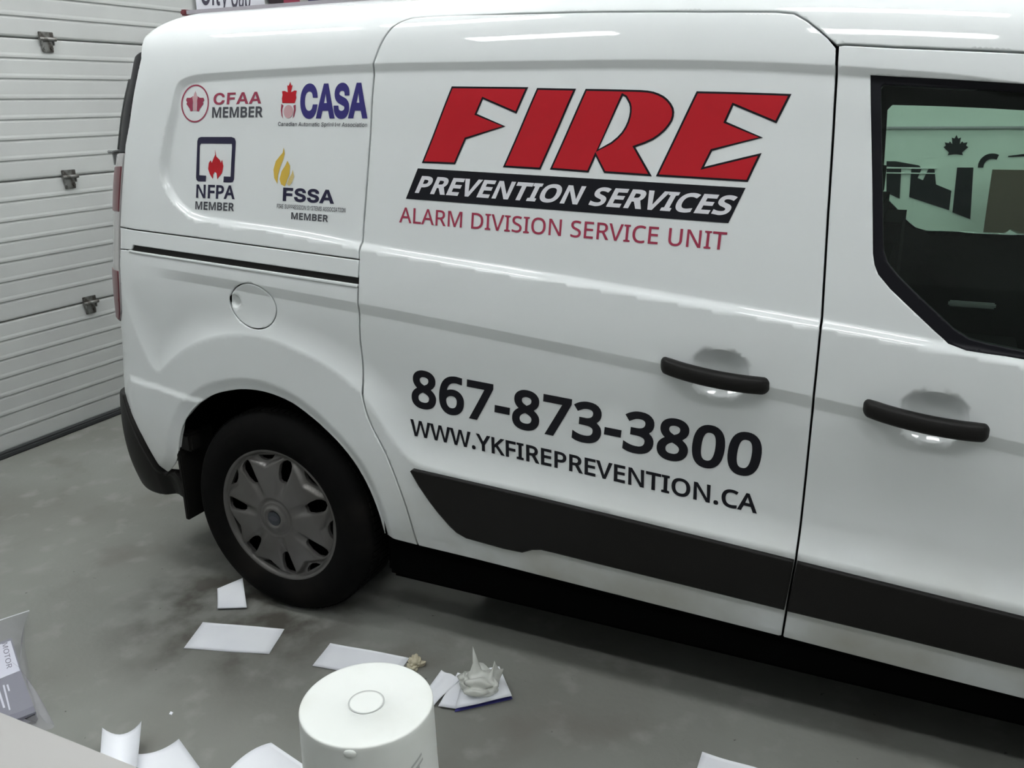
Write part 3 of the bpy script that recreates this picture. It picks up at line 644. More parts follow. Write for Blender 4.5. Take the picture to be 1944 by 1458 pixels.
def fill(polys, bm=None):
    bm = bm or bmesh.new()
    vs_ = [[Vector((p[0], p[1], 0)) for p in P] for P in polys]; flat = [p for P in vs_ for p in P]
    bv = [bm.verts.new(p) for p in flat]
    for t in geometry.tessellate_polygon(vs_):
        try: bm.faces.new([bv[i] for i in t])
        except ValueError: pass
    return bm
GLYPHS = {
'N': {'B': (910, '422,1000 536,994 631,975 705,945 758,899 790,835 801,752 799,714 791,680 779,648 763,619 741,594 715,572 684,554 650,540 611,531 611,524 651,515 689,503 725,487 756,467 783,442 805,412 822,376 831,333 835,284 830,227 816,175 793,130 761,90 721,58 673,33 618,15 556,4 487,0 136,0 136,1000', '447,574 524,579 582,593 623,616 650,648 666,688 671,738 664,788 645,827 613,856 566,876 504,888 427,892 262,892 262,574', '262,469 262,106 464,106 543,112 605,129 648,158 677,196 695,242 700,294 698,328 690,359 677,387 658,411 633,431 600,447 560,460 511,467 454,469'), '-': (451, '56,321 56,430 395,430 395,321'), '.': (375, '101,76 104,107 112,131 126,148 144,160 164,167 186,169 209,167 230,160 249,148 263,131 272,107 275,76 272,45 263,21 249,3 230,-10 209,-17 186,-20 164,-17 144,-10 126,3 112,21 104,45'), '0': (801, '732,501 730,423 724,351 714,284 700,224 680,170 656,123 627,82 592,48 553,21 507,2 456,-10 399,-14 329,-7 267,13 214,48 169,95 132,154 104,225 85,307 73,399 69,501 72,604 83,697 102,779 128,849 163,908 207,954 261,988 325,1009 399,1015 470,1009 532,988 585,954 631,908 668,849 696,779 716,697 728,604', '192,501 194,415 201,339 212,273 229,217 250,172 278,137 312,111 352,96 399,91 446,96 487,111 520,136 548,171 570,216 587,272 599,339 606,415 608,501 606,588 599,664 587,729 570,784 548,830 520,865 487,890 446,905 399,910 352,905 312,890 278,865 250,830 229,784 212,729 201,664 194,588'), '1': (801, '497,0 377,0 382,871 189,707 125,790 395,1000 497,1000'), '2': (801, '728,0 67,0 67,102 457,501 488,540 514,579 535,617 550,656 559,697 562,741 556,792 540,833 513,866 477,890 434,904 385,909 339,906 296,898 257,884 220,865 182,841 144,814 78,896 105,918 134,938 165,957 197,973 231,987 267,999 305,1007 344,1012 385,1014 445,1010 498,1000 546,982 588,957 622,927 651,890 671,848 684,800 688,748 684,697 673,648 655,601 631,555 601,510 566,466 223,118 728,112'), '3': (801, '690,766 688,723 679,685 665,650 646,619 622,593 593,570 560,552 523,537 483,527 557,506 616,481 662,445 695,400 715,346 721,284 717,229 703,177 681,130 649,88 607,52 555,24 493,3 421,-10 338,-14 286,-13 238,-9 192,-2 148,8 105,22 63,41 63,155 106,136 151,120 199,107 247,97 293,92 339,90 420,95 485,113 533,142 566,182 586,230 592,287 589,326 578,360 560,389 534,412 502,431 464,445 419,455 368,462 312,464 216,464 216,569 314,569 366,571 412,579 452,592 486,610 514,633 536,659 552,689 561,722 564,758 559,803 543,840 515,870 479,893 434,906 382,910 348,909 316,906 286,900 257,892 231,882 130,826 69,910 107,937 151,961 201,983 256,1000 316,1011 381,1014 477,1006 554,983 614,944 657,893 682,834'), '4': (801, '773,227 627,227 627,0 508,0 508,227 29,227 29,332 500,1006 627,1006 627,338 773,338', '515,874 502,856 150,338 508,338'), '5': (801, '385,613 450,610 510,598 563,578 610,552 649,518 680,478 703,432 717,379 721,319 716,253 701,194 676,141 642,95 600,56 548,26 489,4 422,-10 347,-14 297,-12 249,-8 202,0 160,11 121,24 88,41 88,157 124,138 165,122 211,109 258,99 304,93 349,91 396,94 439,101 478,114 512,132 541,156 564,186 582,221 592,261 595,307 589,367 568,417 535,457 487,486 424,504 345,510 174,489 112,528 150,1000 651,1000 651,888 255,888 231,598'), '6': (801, '77,427 78,485 82,542 89,598 99,653 113,706 130,757 152,805 179,849 211,890 249,926 293,956 342,981 399,999 463,1010 535,1014 658,1001 658,896 538,913 477,910 423,899 377,881 337,857 303,827 275,793 253,754 235,711 221,664 211,614 204,562 200,508 209,508 224,530 242,550 262,569 285,585 311,599 340,611 372,619 407,624 445,626 501,622 552,610 597,590 638,563 671,528 699,487 719,438 731,383 735,322 731,256 718,196 696,143 666,96 630,58 586,27 536,4 480,-9 417,-14 371,-11 326,-2 284,13 245,33 209,61 176,94 147,133 123,179 103,232 89,291 80,356', '416,90 471,96 519,115 559,146 589,191 607,250 613,322 608,381 592,432 565,473 528,505 479,523 420,529 378,526 340,517 305,502 275,482 250,459 229,433 214,404 205,376 202,346 203,315 208,285 215,255 225,226 239,198 256,172 275,149 298,129 323,112 351,100 382,92'), '7': (801, '190,0 601,888 62,888 62,1000 732,1000 732,905 326,0'), '8': (801, '399,1014 456,1011 507,1002 555,987 596,966 631,939 660,906 682,868 695,824 699,775 696,736 687,701 673,669 654,641 631,614 604,590 574,568 542,548 508,529 548,509 586,487 620,463 652,437 679,408 701,377 718,342 728,303 731,259 727,206 713,157 690,114 660,77 622,45 576,20 524,1 467,-10 403,-14 335,-10 274,0 221,18 175,43 137,73 107,110 86,153 73,201 69,255 72,299 81,338 97,374 119,406 144,435 174,461 206,484 240,504 276,522 244,542 215,563 187,586 162,611 141,638 124,668 111,701 103,737 101,776 105,825 118,868 140,905 169,938 205,965 246,986 293,1002 344,1011', '189,254 195,208 212,167 241,132 282,106 335,89 401,84 463,89 515,106 557,132 587,168 605,210 611,258 608,289 599,318 585,344 565,368 541,390 512,410 479,429 442,447 378,472 339,454 305,435 275,415 249,393 228,370 211,345 199,317 191,287', '398,915 349,910 307,898 271,877 243,849 227,813 221,770 224,738 232,709 246,683 264,661 286,641 312,624 405,577 492,623 516,641 537,662 554,684 567,710 574,738 577,770 572,813 555,849 528,877 492,898 448,910'), '9': (801, '728,573 727,516 723,459 716,403 707,347 693,294 675,243 653,195 626,151 594,110 556,74 512,44 462,19 405,1 341,-10 269,-14 143,0 143,105 266,87 328,90 382,101 428,119 467,143 501,172 529,207 552,245 570,288 584,335 594,385 600,437 604,490 595,490 580,469 562,450 542,431 519,415 493,401 464,389 432,381 396,376 357,374 302,378 252,390 207,410 166,437 133,471 106,513 86,561 74,615 70,676 74,743 88,803 110,857 140,904 177,942 221,973 272,996 328,1009 389,1014 436,1011 480,1002 522,987 562,965 598,938 630,905 659,865 683,819 702,768 717,709 725,644', '389,910 335,904 288,885 247,853 216,808 198,750 192,678 197,618 213,567 239,526 276,495 324,477 384,471 427,474 465,483 500,498 530,518 556,541 576,567 592,596 601,624 604,654 602,684 598,714 590,744 580,774 567,802 550,828 531,851 509,871 483,888 455,900 423,908'), 'A': (895, '763,0 643,310 246,310 127,0 0,0 391,1004 504,1004 894,0', '445,874 289,422 605,422'), 'C': (885, '564,903 513,900 465,891 420,876 379,855 343,828 311,796 283,759 261,716 242,669 229,617 221,560 218,500 223,421 236,350 257,286 287,230 325,183 372,146 427,118 491,102 563,97 606,98 648,102 803,136 803,27 765,14 726,4 687,-4 645,-10 597,-13 545,-14 449,-7 364,14 290,49 227,97 176,157 137,228 108,310 91,401 85,501 89,575 99,644 117,709 141,768 172,823 209,871 253,913 303,949 360,977 423,998 491,1010 566,1014 617,1012 666,1007 714,999 760,987 803,972 842,955 791,849 688,887 649,896 608,901'), 'D': (1022, '937,510 930,404 909,310 875,228 827,159 768,102 696,57 613,26 519,6 415,0 136,0 136,1000 444,1000 540,994 628,975 706,944 774,901 831,846 877,779 910,701 930,611', '804,506 799,589 784,662 760,724 726,776 683,818 631,851 570,874 502,888 426,892 262,892 262,108 398,108 522,119 623,152 702,208 759,286 793,385'), 'E': (779, '695,0 136,0 136,1000 695,1000 695,889 262,889 262,577 669,577 669,468 262,468 262,111 695,111'), 'F': (727, '262,0 136,0 136,1000 695,1000 695,889 262,889 262,535 668,535 668,424 262,424'), 'I': (475, '417,0 56,0 56,73 174,99 174,899 56,927 56,1000 417,1000 417,927 300,899 300,99 417,73'), 'K': (867, '867,0 718,0 364,478 262,388 262,0 136,0 136,1000 262,1000 262,507 704,1000 852,1000 455,564'), 'L': (734, '136,0 136,1000 262,1000 262,112 699,112 699,0'), 'M': (1270, '577,0 244,888 252,0 136,0 136,1000 322,1000 630,181 950,1000 1134,1000 1134,0 1010,0 1020,875 681,0'), 'N': (1064, '929,0 782,0 243,836 252,0 136,0 136,1000 282,1000 820,164 811,1000 929,1000'), 'O': (1094, '1008,501 1005,426 995,356 979,291 956,230 927,176 891,127 850,85 802,50 747,22 687,2 620,-10 548,-14 473,-10 404,2 343,23 289,51 240,86 199,128 164,176 135,231 113,291 98,357 89,428 85,503 91,601 108,691 136,772 175,843 226,902 289,951 364,987 450,1008 549,1015 644,1008 728,987 801,952 864,903 915,844 956,772 985,691 1003,601', '218,501 222,421 234,349 254,284 281,228 317,182 362,144 415,117 477,101 548,95 619,101 681,117 733,144 777,182 813,228 840,284 860,349 871,421 875,501 867,618 840,717 797,798 735,857 652,893 549,905 478,899 415,883 362,856 317,820 281,773 254,718 234,654 222,581'), 'P': (847, '401,1000 519,991 615,966 686,923 736,865 766,792 776,706 774,665 767,626 756,588 739,551 717,517 689,486 655,458 614,435 566,415 511,401 448,392 377,389 262,389 262,0 136,0 136,1000', '389,892 262,892 262,497 363,497 423,499 475,506 521,518 559,534 591,555 615,583 632,616 642,655 646,700 639,759 618,807 584,845 535,871 470,887'), 'R': (871, '412,1000 490,996 558,986 617,968 666,944 706,912 737,874 758,828 772,776 776,716 773,665 763,621 746,583 725,550 700,521 672,498 641,478 609,462 576,448 850,0 703,0 461,413 262,413 262,0 136,0 136,1000', '405,891 262,891 262,520 412,520 486,525 545,541 590,568 621,605 639,653 646,710 643,751 634,786 620,815 599,839 573,858 541,873 502,883 457,889'), 'S': (769, '703,268 698,211 684,160 660,116 627,77 585,45 536,20 479,1 416,-10 346,-14 71,34 71,154 108,140 150,126 197,113 247,103 299,97 352,95 398,97 440,104 476,115 507,130 532,148 552,171 566,197 574,225 577,256 575,287 568,315 556,339 539,361 515,382 484,401 445,421 398,441 301,478 263,495 229,513 199,532 172,553 148,576 129,600 113,627 100,655 91,687 86,721 84,759 89,810 102,855 125,896 155,931 193,960 237,983 288,1000 343,1011 403,1014 457,1012 507,1007 555,999 599,987 641,974 679,958 640,850 604,864 527,888 486,897 444,902 401,903 361,901 326,895 296,885 270,871 249,854 232,834 221,811 214,785 211,758 214,726 221,698 232,674 249,652 272,632 301,613 337,595 486,534 535,511 579,487 616,460 647,431 672,398 689,360 700,317'), 'T': (779, '452,0 326,0 326,889 14,889 14,1000 763,1000 763,889 452,889'), 'U': (1024, '896,353 892,286 878,224 854,166 821,114 779,70 726,34 664,7 590,-9 507,-14 393,-3 298,31 223,88 169,162 137,252 126,356 126,1000 252,1000 252,352 259,276 281,213 317,162 368,125 434,103 514,95 571,99 620,110 662,128 696,153 724,183 745,219 760,260 769,304 772,353 772,1000 896,1000'), 'V': (840, '840,1000 483,0 357,0 0,1000 132,1000 420,140 707,1000'), 'W': (1303, '1284,1000 1018,0 891,0 646,853 409,0 282,0 17,1000 148,1000 352,151 581,1000 711,1000 950,151 1153,1000'), 'Y': (793, '396,508 657,1000 793,1000 459,388 459,0 333,0 333,382 0,1000 137,1000')},
'I': {' ': (369,), 'A': (943, '32,0 396,1000 547,1000 910,0 777,0 690,250 253,250 167,0', '471,880 290,355 652,355'), 'B': (897, '118,0 118,1000 474,1000 539,996 597,984 646,964 688,938 722,906 749,869 767,827 779,783 783,735 780,695 773,660 760,629 743,603 724,581 700,562 675,547 648,534 619,524 619,515 651,510 682,499 714,483 743,460 769,432 791,399 808,361 818,317 821,268 818,219 806,173 787,131 759,94 722,62 677,35 623,16 558,4 485,0', '245,112 481,112 552,117 607,132 648,157 676,189 693,226 699,268 696,301 687,332 673,361 654,388 630,410 601,429 567,443 530,451 488,454 245,454', '245,561 468,561 503,563 536,570 566,582 593,598 616,618 635,642 649,669 658,699 660,732 655,773 640,811 614,843 578,868 531,883 472,888 245,888'), 'C': (1003, '526,-13 442,-6 366,14 295,49 233,96 180,156 137,227 105,308 86,399 79,499 86,600 105,691 137,773 180,844 233,903 295,951 366,986 442,1006 526,1013 575,1011 623,1004 669,991 712,974 753,952 790,926 824,896 854,861 880,822 902,780 918,734 930,685 803,685 793,718 781,748 765,776 747,800 726,822 702,842 677,859 649,872 620,883 589,890 558,894 526,896 466,891 411,875 361,850 316,814 277,769 246,715 222,652 208,580 203,499 208,419 222,347 246,284 278,230 316,185 361,150 412,124 467,109 526,104 558,106 589,110 620,118 649,128 677,142 702,158 726,178 747,200 765,225 781,252 793,283 803,315 930,315 918,266 902,220 881,178 855,140 825,105 791,74 753,48 713,26 669,9 623,-3 576,-11'), 'E': (823, '118,0 118,1000 732,1000 732,888 245,888 245,562 699,562 699,450 245,450 245,112 738,112 738,0'), 'F': (806, '118,0 118,1000 726,1000 726,888 245,888 245,547 681,547 681,435 245,435 245,0'), 'I': (591, '61,0 61,112 232,112 232,888 61,888 61,1000 530,1000 530,888 359,888 359,112 530,112 530,0'), 'M': (1235, '118,0 118,1000 298,1000 618,134 936,1000 1116,1000 1116,0 991,0 997,869 672,0 562,0 234,862 240,0'), 'N': (1029, '118,0 118,1000 268,1000 796,137 784,1000 911,1000 911,0 760,0 235,851 246,0'), 'O': (1048, '525,-13 442,-6 366,14 296,49 233,96 181,156 137,227 105,308 86,399 79,499 86,600 105,691 137,773 181,844 233,903 296,951 366,986 442,1006 525,1013 608,1006 684,986 754,951 816,903 869,844 912,773 944,691 963,600 969,499 963,399 944,308 912,227 869,156 816,96 754,49 684,14 608,-6', '525,104 583,109 637,124 687,149 732,184 771,229 803,283 827,347 841,419 846,499 841,581 827,653 803,717 771,771 732,816 687,851 637,876 583,891 525,896 467,891 413,876 362,850 317,815 278,770 246,716 222,653 208,580 203,499 208,419 222,347 246,284 278,229 317,185 362,150 413,124 467,109'), 'P': (874, '118,0 118,1000 462,1000 535,995 599,981 653,958 699,927 737,889 766,845 787,795 799,741 803,683 799,626 787,572 766,522 737,477 699,439 653,407 599,384 535,370 462,365 215,365 215,477 457,477 506,479 548,488 584,503 613,523 637,548 655,577 667,610 675,645 677,683 675,722 667,757 655,789 637,818 613,842 584,862 548,877 505,886 456,889 245,889 245,0'), 'R': (883, '118,0 118,1000 464,1000 536,996 600,982 655,960 701,931 738,894 767,851 788,803 801,750 805,692 801,634 788,582 767,534 738,491 701,456 654,427 599,406 536,393 464,389 189,389 189,501 459,501 508,504 550,512 585,524 615,542 638,564 656,591 669,621 676,655 679,692 676,730 669,765 656,796 638,823 614,846 585,864 549,878 507,886 458,889 245,889 245,0', '694,0 452,450 595,450 841,0'), 'S': (878, '440,-17 370,-13 307,-2 251,18 201,45 159,78 126,118 100,163 83,214 75,268 205,268 212,232 224,200 243,172 266,149 295,130 327,115 363,105 400,99 440,97 484,99 524,106 562,118 596,135 624,156 648,181 665,209 676,240 679,274 676,304 667,330 653,352 633,371 609,387 582,402 361,470 285,497 221,529 169,568 132,615 110,670 102,732 107,786 122,836 147,880 181,919 222,952 270,979 325,998 383,1010 446,1013 510,1010 568,998 621,978 668,952 708,920 741,882 766,839 782,793 788,743 663,743 652,789 629,828 594,860 550,883 499,897 442,901 401,899 363,892 329,880 299,864 273,845 253,822 238,796 229,768 226,738 230,706 240,679 257,656 280,636 305,619 333,606 645,504 676,487 705,467 732,444 756,418 776,388 791,354 800,316 803,272 798,220 784,170 760,125 727,84 685,49 636,21 578,0 512,-13'), 'T': (882, '62,888 62,1000 819,1000 819,888 505,888 505,0 379,0 379,888'), 'U': (1017, '509,-16 433,-11 365,4 303,30 248,65 203,107 166,157 140,213 123,274 118,340 118,1000 244,1000 244,350 248,304 259,261 277,222 301,187 331,158 368,134 410,116 457,105 509,101 561,105 608,116 650,134 686,158 716,187 740,222 758,261 768,304 772,350 772,1000 899,1000 899,340 893,274 877,213 850,157 814,107 768,65 714,30 653,4 584,-11'), 'Y': (928, '400,0 400,409 32,1000 179,1000 491,453 440,453 749,1000 895,1000 527,409 527,0'), 'a': (765, '314,-17 268,-14 226,-5 186,10 150,30 119,56 94,88 75,124 63,166 60,212 63,252 71,287 85,316 104,341 126,362 152,380 182,394 213,405 485,450 506,455 521,462 533,471 539,484 542,501 540,534 534,560 524,583 511,603 493,620 471,633 446,643 417,648 385,650 351,648 320,643 293,634 269,621 249,607 231,591 217,574 205,556 197,538 81,572 100,615 125,650 154,680 187,704 223,724 261,738 301,748 341,754 381,756 470,746 501,737 532,725 562,708 589,688 613,661 634,630 649,591 659,546 662,494 662,0 544,0 544,102 536,102 525,84 495,48 475,31 451,16 423,2 391,-8 355,-15', '335,89 377,92 415,101 448,115 476,135 499,157 518,183 531,211 539,241 542,271 542,373 264,312 240,302 220,289 203,274 191,255 183,233 181,206 183,182 189,161 200,142 215,126 233,113 255,103 279,95 306,91'), 'b': (834, '451,-16 408,-13 371,-6 339,7 312,24 289,42 271,61 232,115 220,115 220,0 103,0 103,1000 223,1000 223,628 232,628 270,680 288,699 310,716 337,733 369,745 406,753 450,756 510,750 565,735 615,709 659,673 697,628 727,575 749,514 763,446 767,371 763,296 749,228 727,166 697,113 660,68 616,32 566,5 511,-11', '433,92 477,96 515,108 549,129 578,156 602,190 621,229 634,273 642,321 645,372 642,423 634,470 621,513 603,552 579,585 550,612 516,632 477,644 433,648 389,644 351,633 317,613 288,587 264,555 246,517 232,473 224,425 221,372 224,319 232,270 246,226 265,187 289,154 318,128 352,108 390,96'), 'c': (778, '407,-16 343,-11 283,5 230,32 182,69 142,114 110,167 86,228 72,295 67,368 72,443 86,511 110,572 142,626 182,671 230,707 283,734 343,750 407,756 443,754 478,749 511,741 543,730 572,716 600,700 625,680 648,658 668,633 686,605 700,576 711,544 595,515 514,622 476,639 455,644 407,648 361,644 320,631 285,610 256,581 232,547 213,508 200,464 192,418 189,368 192,320 200,274 213,231 232,192 256,158 285,130 320,108 361,96 407,91 432,92 455,96 477,101 515,118 532,130 598,230 713,201 702,169 688,138 671,110 650,85 628,62 602,42 574,24 544,10 512,-1 479,-10 444,-14'), 'd': (834, '384,-16 324,-11 269,5 219,32 175,68 138,113 107,166 85,228 72,296 67,371 72,446 85,514 108,575 138,628 176,673 220,709 270,735 325,750 385,756 428,753 466,745 497,733 524,716 546,699 565,680 602,628 611,628 611,1000 731,1000 731,0 615,0 615,115 603,115 564,61 545,42 523,24 496,7 464,-6 427,-13', '402,92 445,96 483,108 517,128 546,154 570,187 589,226 602,270 610,319 613,372 610,425 602,473 589,517 570,555 547,587 518,613 484,633 445,644 402,648 358,644 318,632 284,612 255,585 232,552 213,513 200,470 192,423 189,372 192,321 200,273 213,229 232,190 256,156 285,129 319,108 358,96'), 'e': (794, '417,-16 348,-11 285,5 230,32 182,69 142,113 109,167 86,227 72,294 67,367 72,441 86,508 109,569 140,624 179,669 226,706 280,734 339,750 403,756 444,753 483,747 522,735 560,719 595,697 628,670 657,637 682,599 702,554 717,503 726,445 730,381 730,333 147,333 147,434 664,434 609,397 606,445 598,488 585,528 567,563 544,593 516,617 483,635 446,645 403,649 360,645 322,634 288,616 258,592 234,563 214,530 200,493 191,455 189,415 189,349 192,297 201,250 217,209 239,173 265,144 297,121 333,104 373,94 417,91 446,92 474,96 499,104 522,114 543,127 561,143 577,162 590,183 601,207 717,179 703,142 684,108 659,77 629,50 594,27 555,9 513,-5 466,-13'), 'i': (328, '103,0 103,746 223,746 223,0', '164,870 143,873 123,881 106,894 92,910 84,929 81,950 84,971 92,990 106,1006 123,1019 143,1027 164,1030 187,1027 206,1019 224,1006 237,990 246,971 248,950 246,929 237,910 224,894 206,881 187,873'), 'k': (748, '216,268 216,416 237,416 559,746 708,746 362,392 348,392', '103,0 103,1000 223,1000 223,0', '578,0 291,365 376,450 732,0'), 'l': (372, '274,-5 221,0 178,15 145,40 122,73 108,115 103,166 103,1000 223,1000 223,194 225,163 229,140 236,122 248,111 265,104 334,107 355,5'), 'm': (1199, '103,0 103,746 220,746 221,581 211,581 224,618 240,651 260,680 284,704 310,724 338,739 368,750 399,757 431,759 482,754 527,737 565,709 595,672 617,629 631,579 614,579 625,614 642,646 663,674 688,699 716,720 748,737 783,749 820,757 858,759 901,756 940,747 977,731 1011,709 1039,680 1063,646 1080,604 1091,556 1095,501 1095,0 974,0 974,499 969,548 954,586 929,615 897,634 861,646 823,650 791,647 762,640 736,629 713,613 694,593 679,570 668,545 661,516 659,486 659,0 539,0 539,511 534,550 520,583 497,611 467,633 432,645 392,650 363,647 336,641 310,629 286,613 265,593 247,568 234,539 226,506 223,468 223,0'), 'n': (805, '223,446 223,0 103,0 103,746 219,746 220,565 201,565 227,627 260,676 299,712 344,736 393,751 447,756 495,752 540,742 580,724 615,700 645,669 669,631 688,585 698,532 702,472 702,0 582,0 582,462 577,516 562,562 537,598 503,625 461,642 413,647 378,644 346,637 316,624 289,606 267,583 248,556 235,523 226,487'), 'o': (816, '407,-16 343,-11 283,5 230,32 182,69 142,114 110,167 86,228 72,295 67,368 72,443 86,511 110,572 142,626 182,671 230,707 283,734 343,750 407,756 473,750 533,734 587,707 634,671 674,626 706,572 730,511 744,443 749,368 744,295 730,228 706,167 674,114 634,69 587,32 533,5 473,-11', '407,91 455,96 496,108 531,130 561,158 585,192 604,231 617,274 625,320 628,368 625,417 617,464 604,507 585,547 561,581 531,610 496,631 455,644 407,648 361,644 320,631 285,610 256,581 232,547 213,508 200,464 192,418 189,368 192,320 200,274 213,231 232,192 256,158 285,130 320,108 361,96'), 'p': (834, '103,-281 103,746 220,746 220,628 232,628 270,680 288,699 310,716 337,733 369,745 406,753 450,756 510,750 565,735 615,709 659,673 697,628 727,575 749,514 763,446 767,371 763,296 749,228 727,166 697,113 660,68 616,32 566,5 511,-11 451,-16 408,-13 371,-6 339,7 312,24 290,42 271,61 232,115 223,115 223,-281', '433,92 477,96 515,108 549,129 578,156 602,190 621,229 634,273 642,321 645,372 642,423 634,470 621,513 603,552 579,585 550,612 516,632 477,644 433,648 389,644 351,633 317,613 288,587 264,555 246,517 232,473 224,425 221,372 224,319 232,270 246,226 265,187 289,154 318,128 352,108 390,96'), 'r': (509, '103,0 103,746 219,746 219,631 244,666 268,696 300,722 336,741 376,753 471,755 479,634 373,638 342,631 313,618 287,602 265,582 247,557 234,530 226,499 223,466 223,0'), 's': (717, '358,-16 308,-14 262,-6 220,7 183,24 150,47 121,74 98,107 81,144 70,185 185,209 198,172 218,142 244,118 276,102 314,93 356,89 405,93 446,104 481,122 506,146 522,173 527,202 524,227 515,248 499,267 478,282 450,295 293,334 231,353 181,378 142,409 114,446 98,489 92,538 96,579 108,617 128,652 155,682 188,707 226,728 270,743 317,753 368,756 416,753 460,745 499,732 533,715 563,693 588,667 608,637 625,605 637,570 527,545 515,572 499,597 477,620 449,639 412,650 368,654 326,650 289,640 257,623 233,600 218,574 213,545 217,519 227,497 244,478 267,463 299,449 338,438 451,411 513,392 563,368 602,337 629,300 646,258 651,209 647,167 635,128 614,93 586,61 552,34 511,13 464,-3 413,-13'), 't': (447, '401,746 401,643 13,643 13,746', '128,926 248,926 248,192 250,162 256,138 267,120 284,108 306,100 397,105 419,3 331,-8 271,-2 221,14 181,42 151,80 133,127 128,183'), 'u': (806, '358,-10 310,-7 266,4 226,21 190,45 160,77 136,115 118,161 107,214 103,273 103,746 223,746 223,283 229,229 244,184 269,147 303,120 345,104 393,99 428,101 460,109 490,122 516,140 539,163 557,190 571,223 579,259 582,300 582,746 702,746 702,0 586,0 586,181 604,181 578,118 545,69 505,33 461,9 412,-5'), 'y': (765, '93,-272 121,-168 163,-176 184,-177 204,-175 223,-169 240,-159 256,-145 271,-126 284,-101 319,-3 34,746 166,746 404,41 361,41 600,746 730,746 401,-114 385,-151 367,-183 347,-210 325,-234 300,-252 274,-267 245,-277 214,-283')}}
def is_simple(P):
    A = np.array(P); Bq = np.roll(A, -1, 0); n = len(A); cr = lambda o, a, b: (a[..., 0]-o[..., 0])*(b[..., 1]-o[..., 1])-(a[..., 1]-o[..., 1])*(b[..., 0]-o[..., 0])
    A1, B1, A2, B2 = A[:, None], Bq[:, None], A[None], Bq[None]
    X = (cr(A1, B1, A2)*cr(A1, B1, B2) < 0) & (cr(A2, B2, A1)*cr(A2, B2, B1) < 0); return not X.any()
def thicken(l, d):
    """offset a glyph outline by d, dropping edges that turn over and stepping back until it stays simple"""
    l = np.array(l); l = l if area(l) > 0 else l[::-1]
    for k in (1, .9, .8, .7, .6, .5, .35, .2, 0):
        src = l.copy()
        for _ in range(20):
            q = inset(src, d*k); e0 = np.roll(src, -1, 0)-src; e1 = np.roll(q, -1, 0)-q; bad = np.nonzero((e0*e1).sum(1) <= 0)[0]
            if not len(bad) or len(src) < 6: break
            i = bad[0]; j = (i+1) % len(src); src[i] = (src[i]+src[j])/2; src = np.delete(src, j, 0)
        if is_simple(q): return q
    return l
def text_polys(txt, font, weight, spacing):
    """outlines of a line of text, cap height 1"""
    out = []; x = 0; G_ = GLYPHS[font]
    for ch in txt:
        if ch == ' ': x += .40*spacing; continue
        g = G_[ch]; P = [np.array([[float(k) for k in q.split(',')] for q in l.split()])/1000 for l in g[1:]]
        P = [l if area(l) > 0 else l[::-1] for l in P]
        holes = [any(j != i and bool(inside(P[j], P[i][:1, 0], P[i][:1, 1])[0]) for j in range(len(P))) for i in range(len(P))]
        Q = [thicken(l, weight if hol else -weight)+np.array((x, 0)) for l, hol in zip(P, holes)]
        outer = [q for q, hol in zip(Q, holes) if not hol]; inner = [q for q, hol in zip(Q, holes) if hol]
        for o_ in outer: out.append([o_]+[h for h in inner if inside(o_, h[:1, 0], h[:1, 1])[0]])
        x += (g[0]/1000+weight*1.2)*spacing
    return out
def lettering(txt, O, Rt, T, m, parent, weight=0., spacing=1., off=-.0009, lab=None, mapper=None, name='lettering', font='N', narrow=1.):
    L = text_polys(txt, font, weight, spacing); A_ = np.concatenate([l for g_ in L for l in g_]); x0, x1 = A_[:, 0].min(), A_[:, 0].max()
    O, Rt, T = map(np.array, (O, Rt, T)); bm = bmesh.new()
    for g_ in L:
        fill([[tuple(O+((v[0]-x0)/(x1-x0))*(Rt-O)+((v[1]+weight)/(1+2*weight))*(T-O)) for v in l] for l in g_], bm)
    if mapper is None: return lay(name, bm, m, parent, off, lab)
    for i, v in enumerate(bm.verts): v.index = i
    Vv = [mapper(v.co.x, v.co.y) for v in bm.verts]; Ff = [tuple(v.index for v in f.verts) for f in bm.faces]; bm.free()
    o = pydata(name, Vv, Ff, m, parent)
    if lab: o['label'] = lab
    return o
FIRE = [[(0.617, 1.5474), (0.8148, 1.5414), (0.7873, 1.4837), (0.7008, 1.5168), (0.6846, 1.4846), (0.7595, 1.456), (0.6562, 1.427), (0.6281, 1.3689), (0.5351, 1.3708)],
        [(0.837, 1.5392), (0.9314, 1.5357), (0.8513, 1.3601), (0.7552, 1.3639)],
        [(0.9538, 1.5349), (1.0806, 1.5316), (1.0958, 1.5305), (1.1088, 1.5283), (1.1206, 1.5245), (1.1318, 1.5193), (1.1409, 1.5127), (1.1489, 1.5041), (1.1546, 1.4949), (1.1566, 1.4862), (1.1562, 1.4775), (1.1535, 1.4676), (1.1471, 1.4571), (1.1386, 1.4465), (1.1269, 1.4364), (1.1145, 1.4278), (1.0962, 1.4193), (1.0746, 1.4117), (1.1157, 1.3503), (1.0056, 1.3552), (0.9838, 1.3909), (0.9689, 1.3554), (0.8744, 1.3605)],
        [(1.2016, 1.5298), (1.3943, 1.5291), (1.3699, 1.4676), (1.2805, 1.5023), (1.2678, 1.4685), (1.3455, 1.437), (1.2431, 1.4067), (1.2287, 1.3727), (1.3454, 1.4046), (1.3223, 1.343), (1.1246, 1.3505)]]
COUNTER = [(1.0405, 1.5195), (1.0472, 1.5162), (1.0515, 1.5096), (1.0556, 1.503), (1.0578, 1.4954), (1.0582, 1.4866), (1.0569, 1.4767), (1.0538, 1.4656), (1.049, 1.4548), (1.0417, 1.4433), (1.0318, 1.4329), (1.0179, 1.4218), (0.9895, 1.4063)]
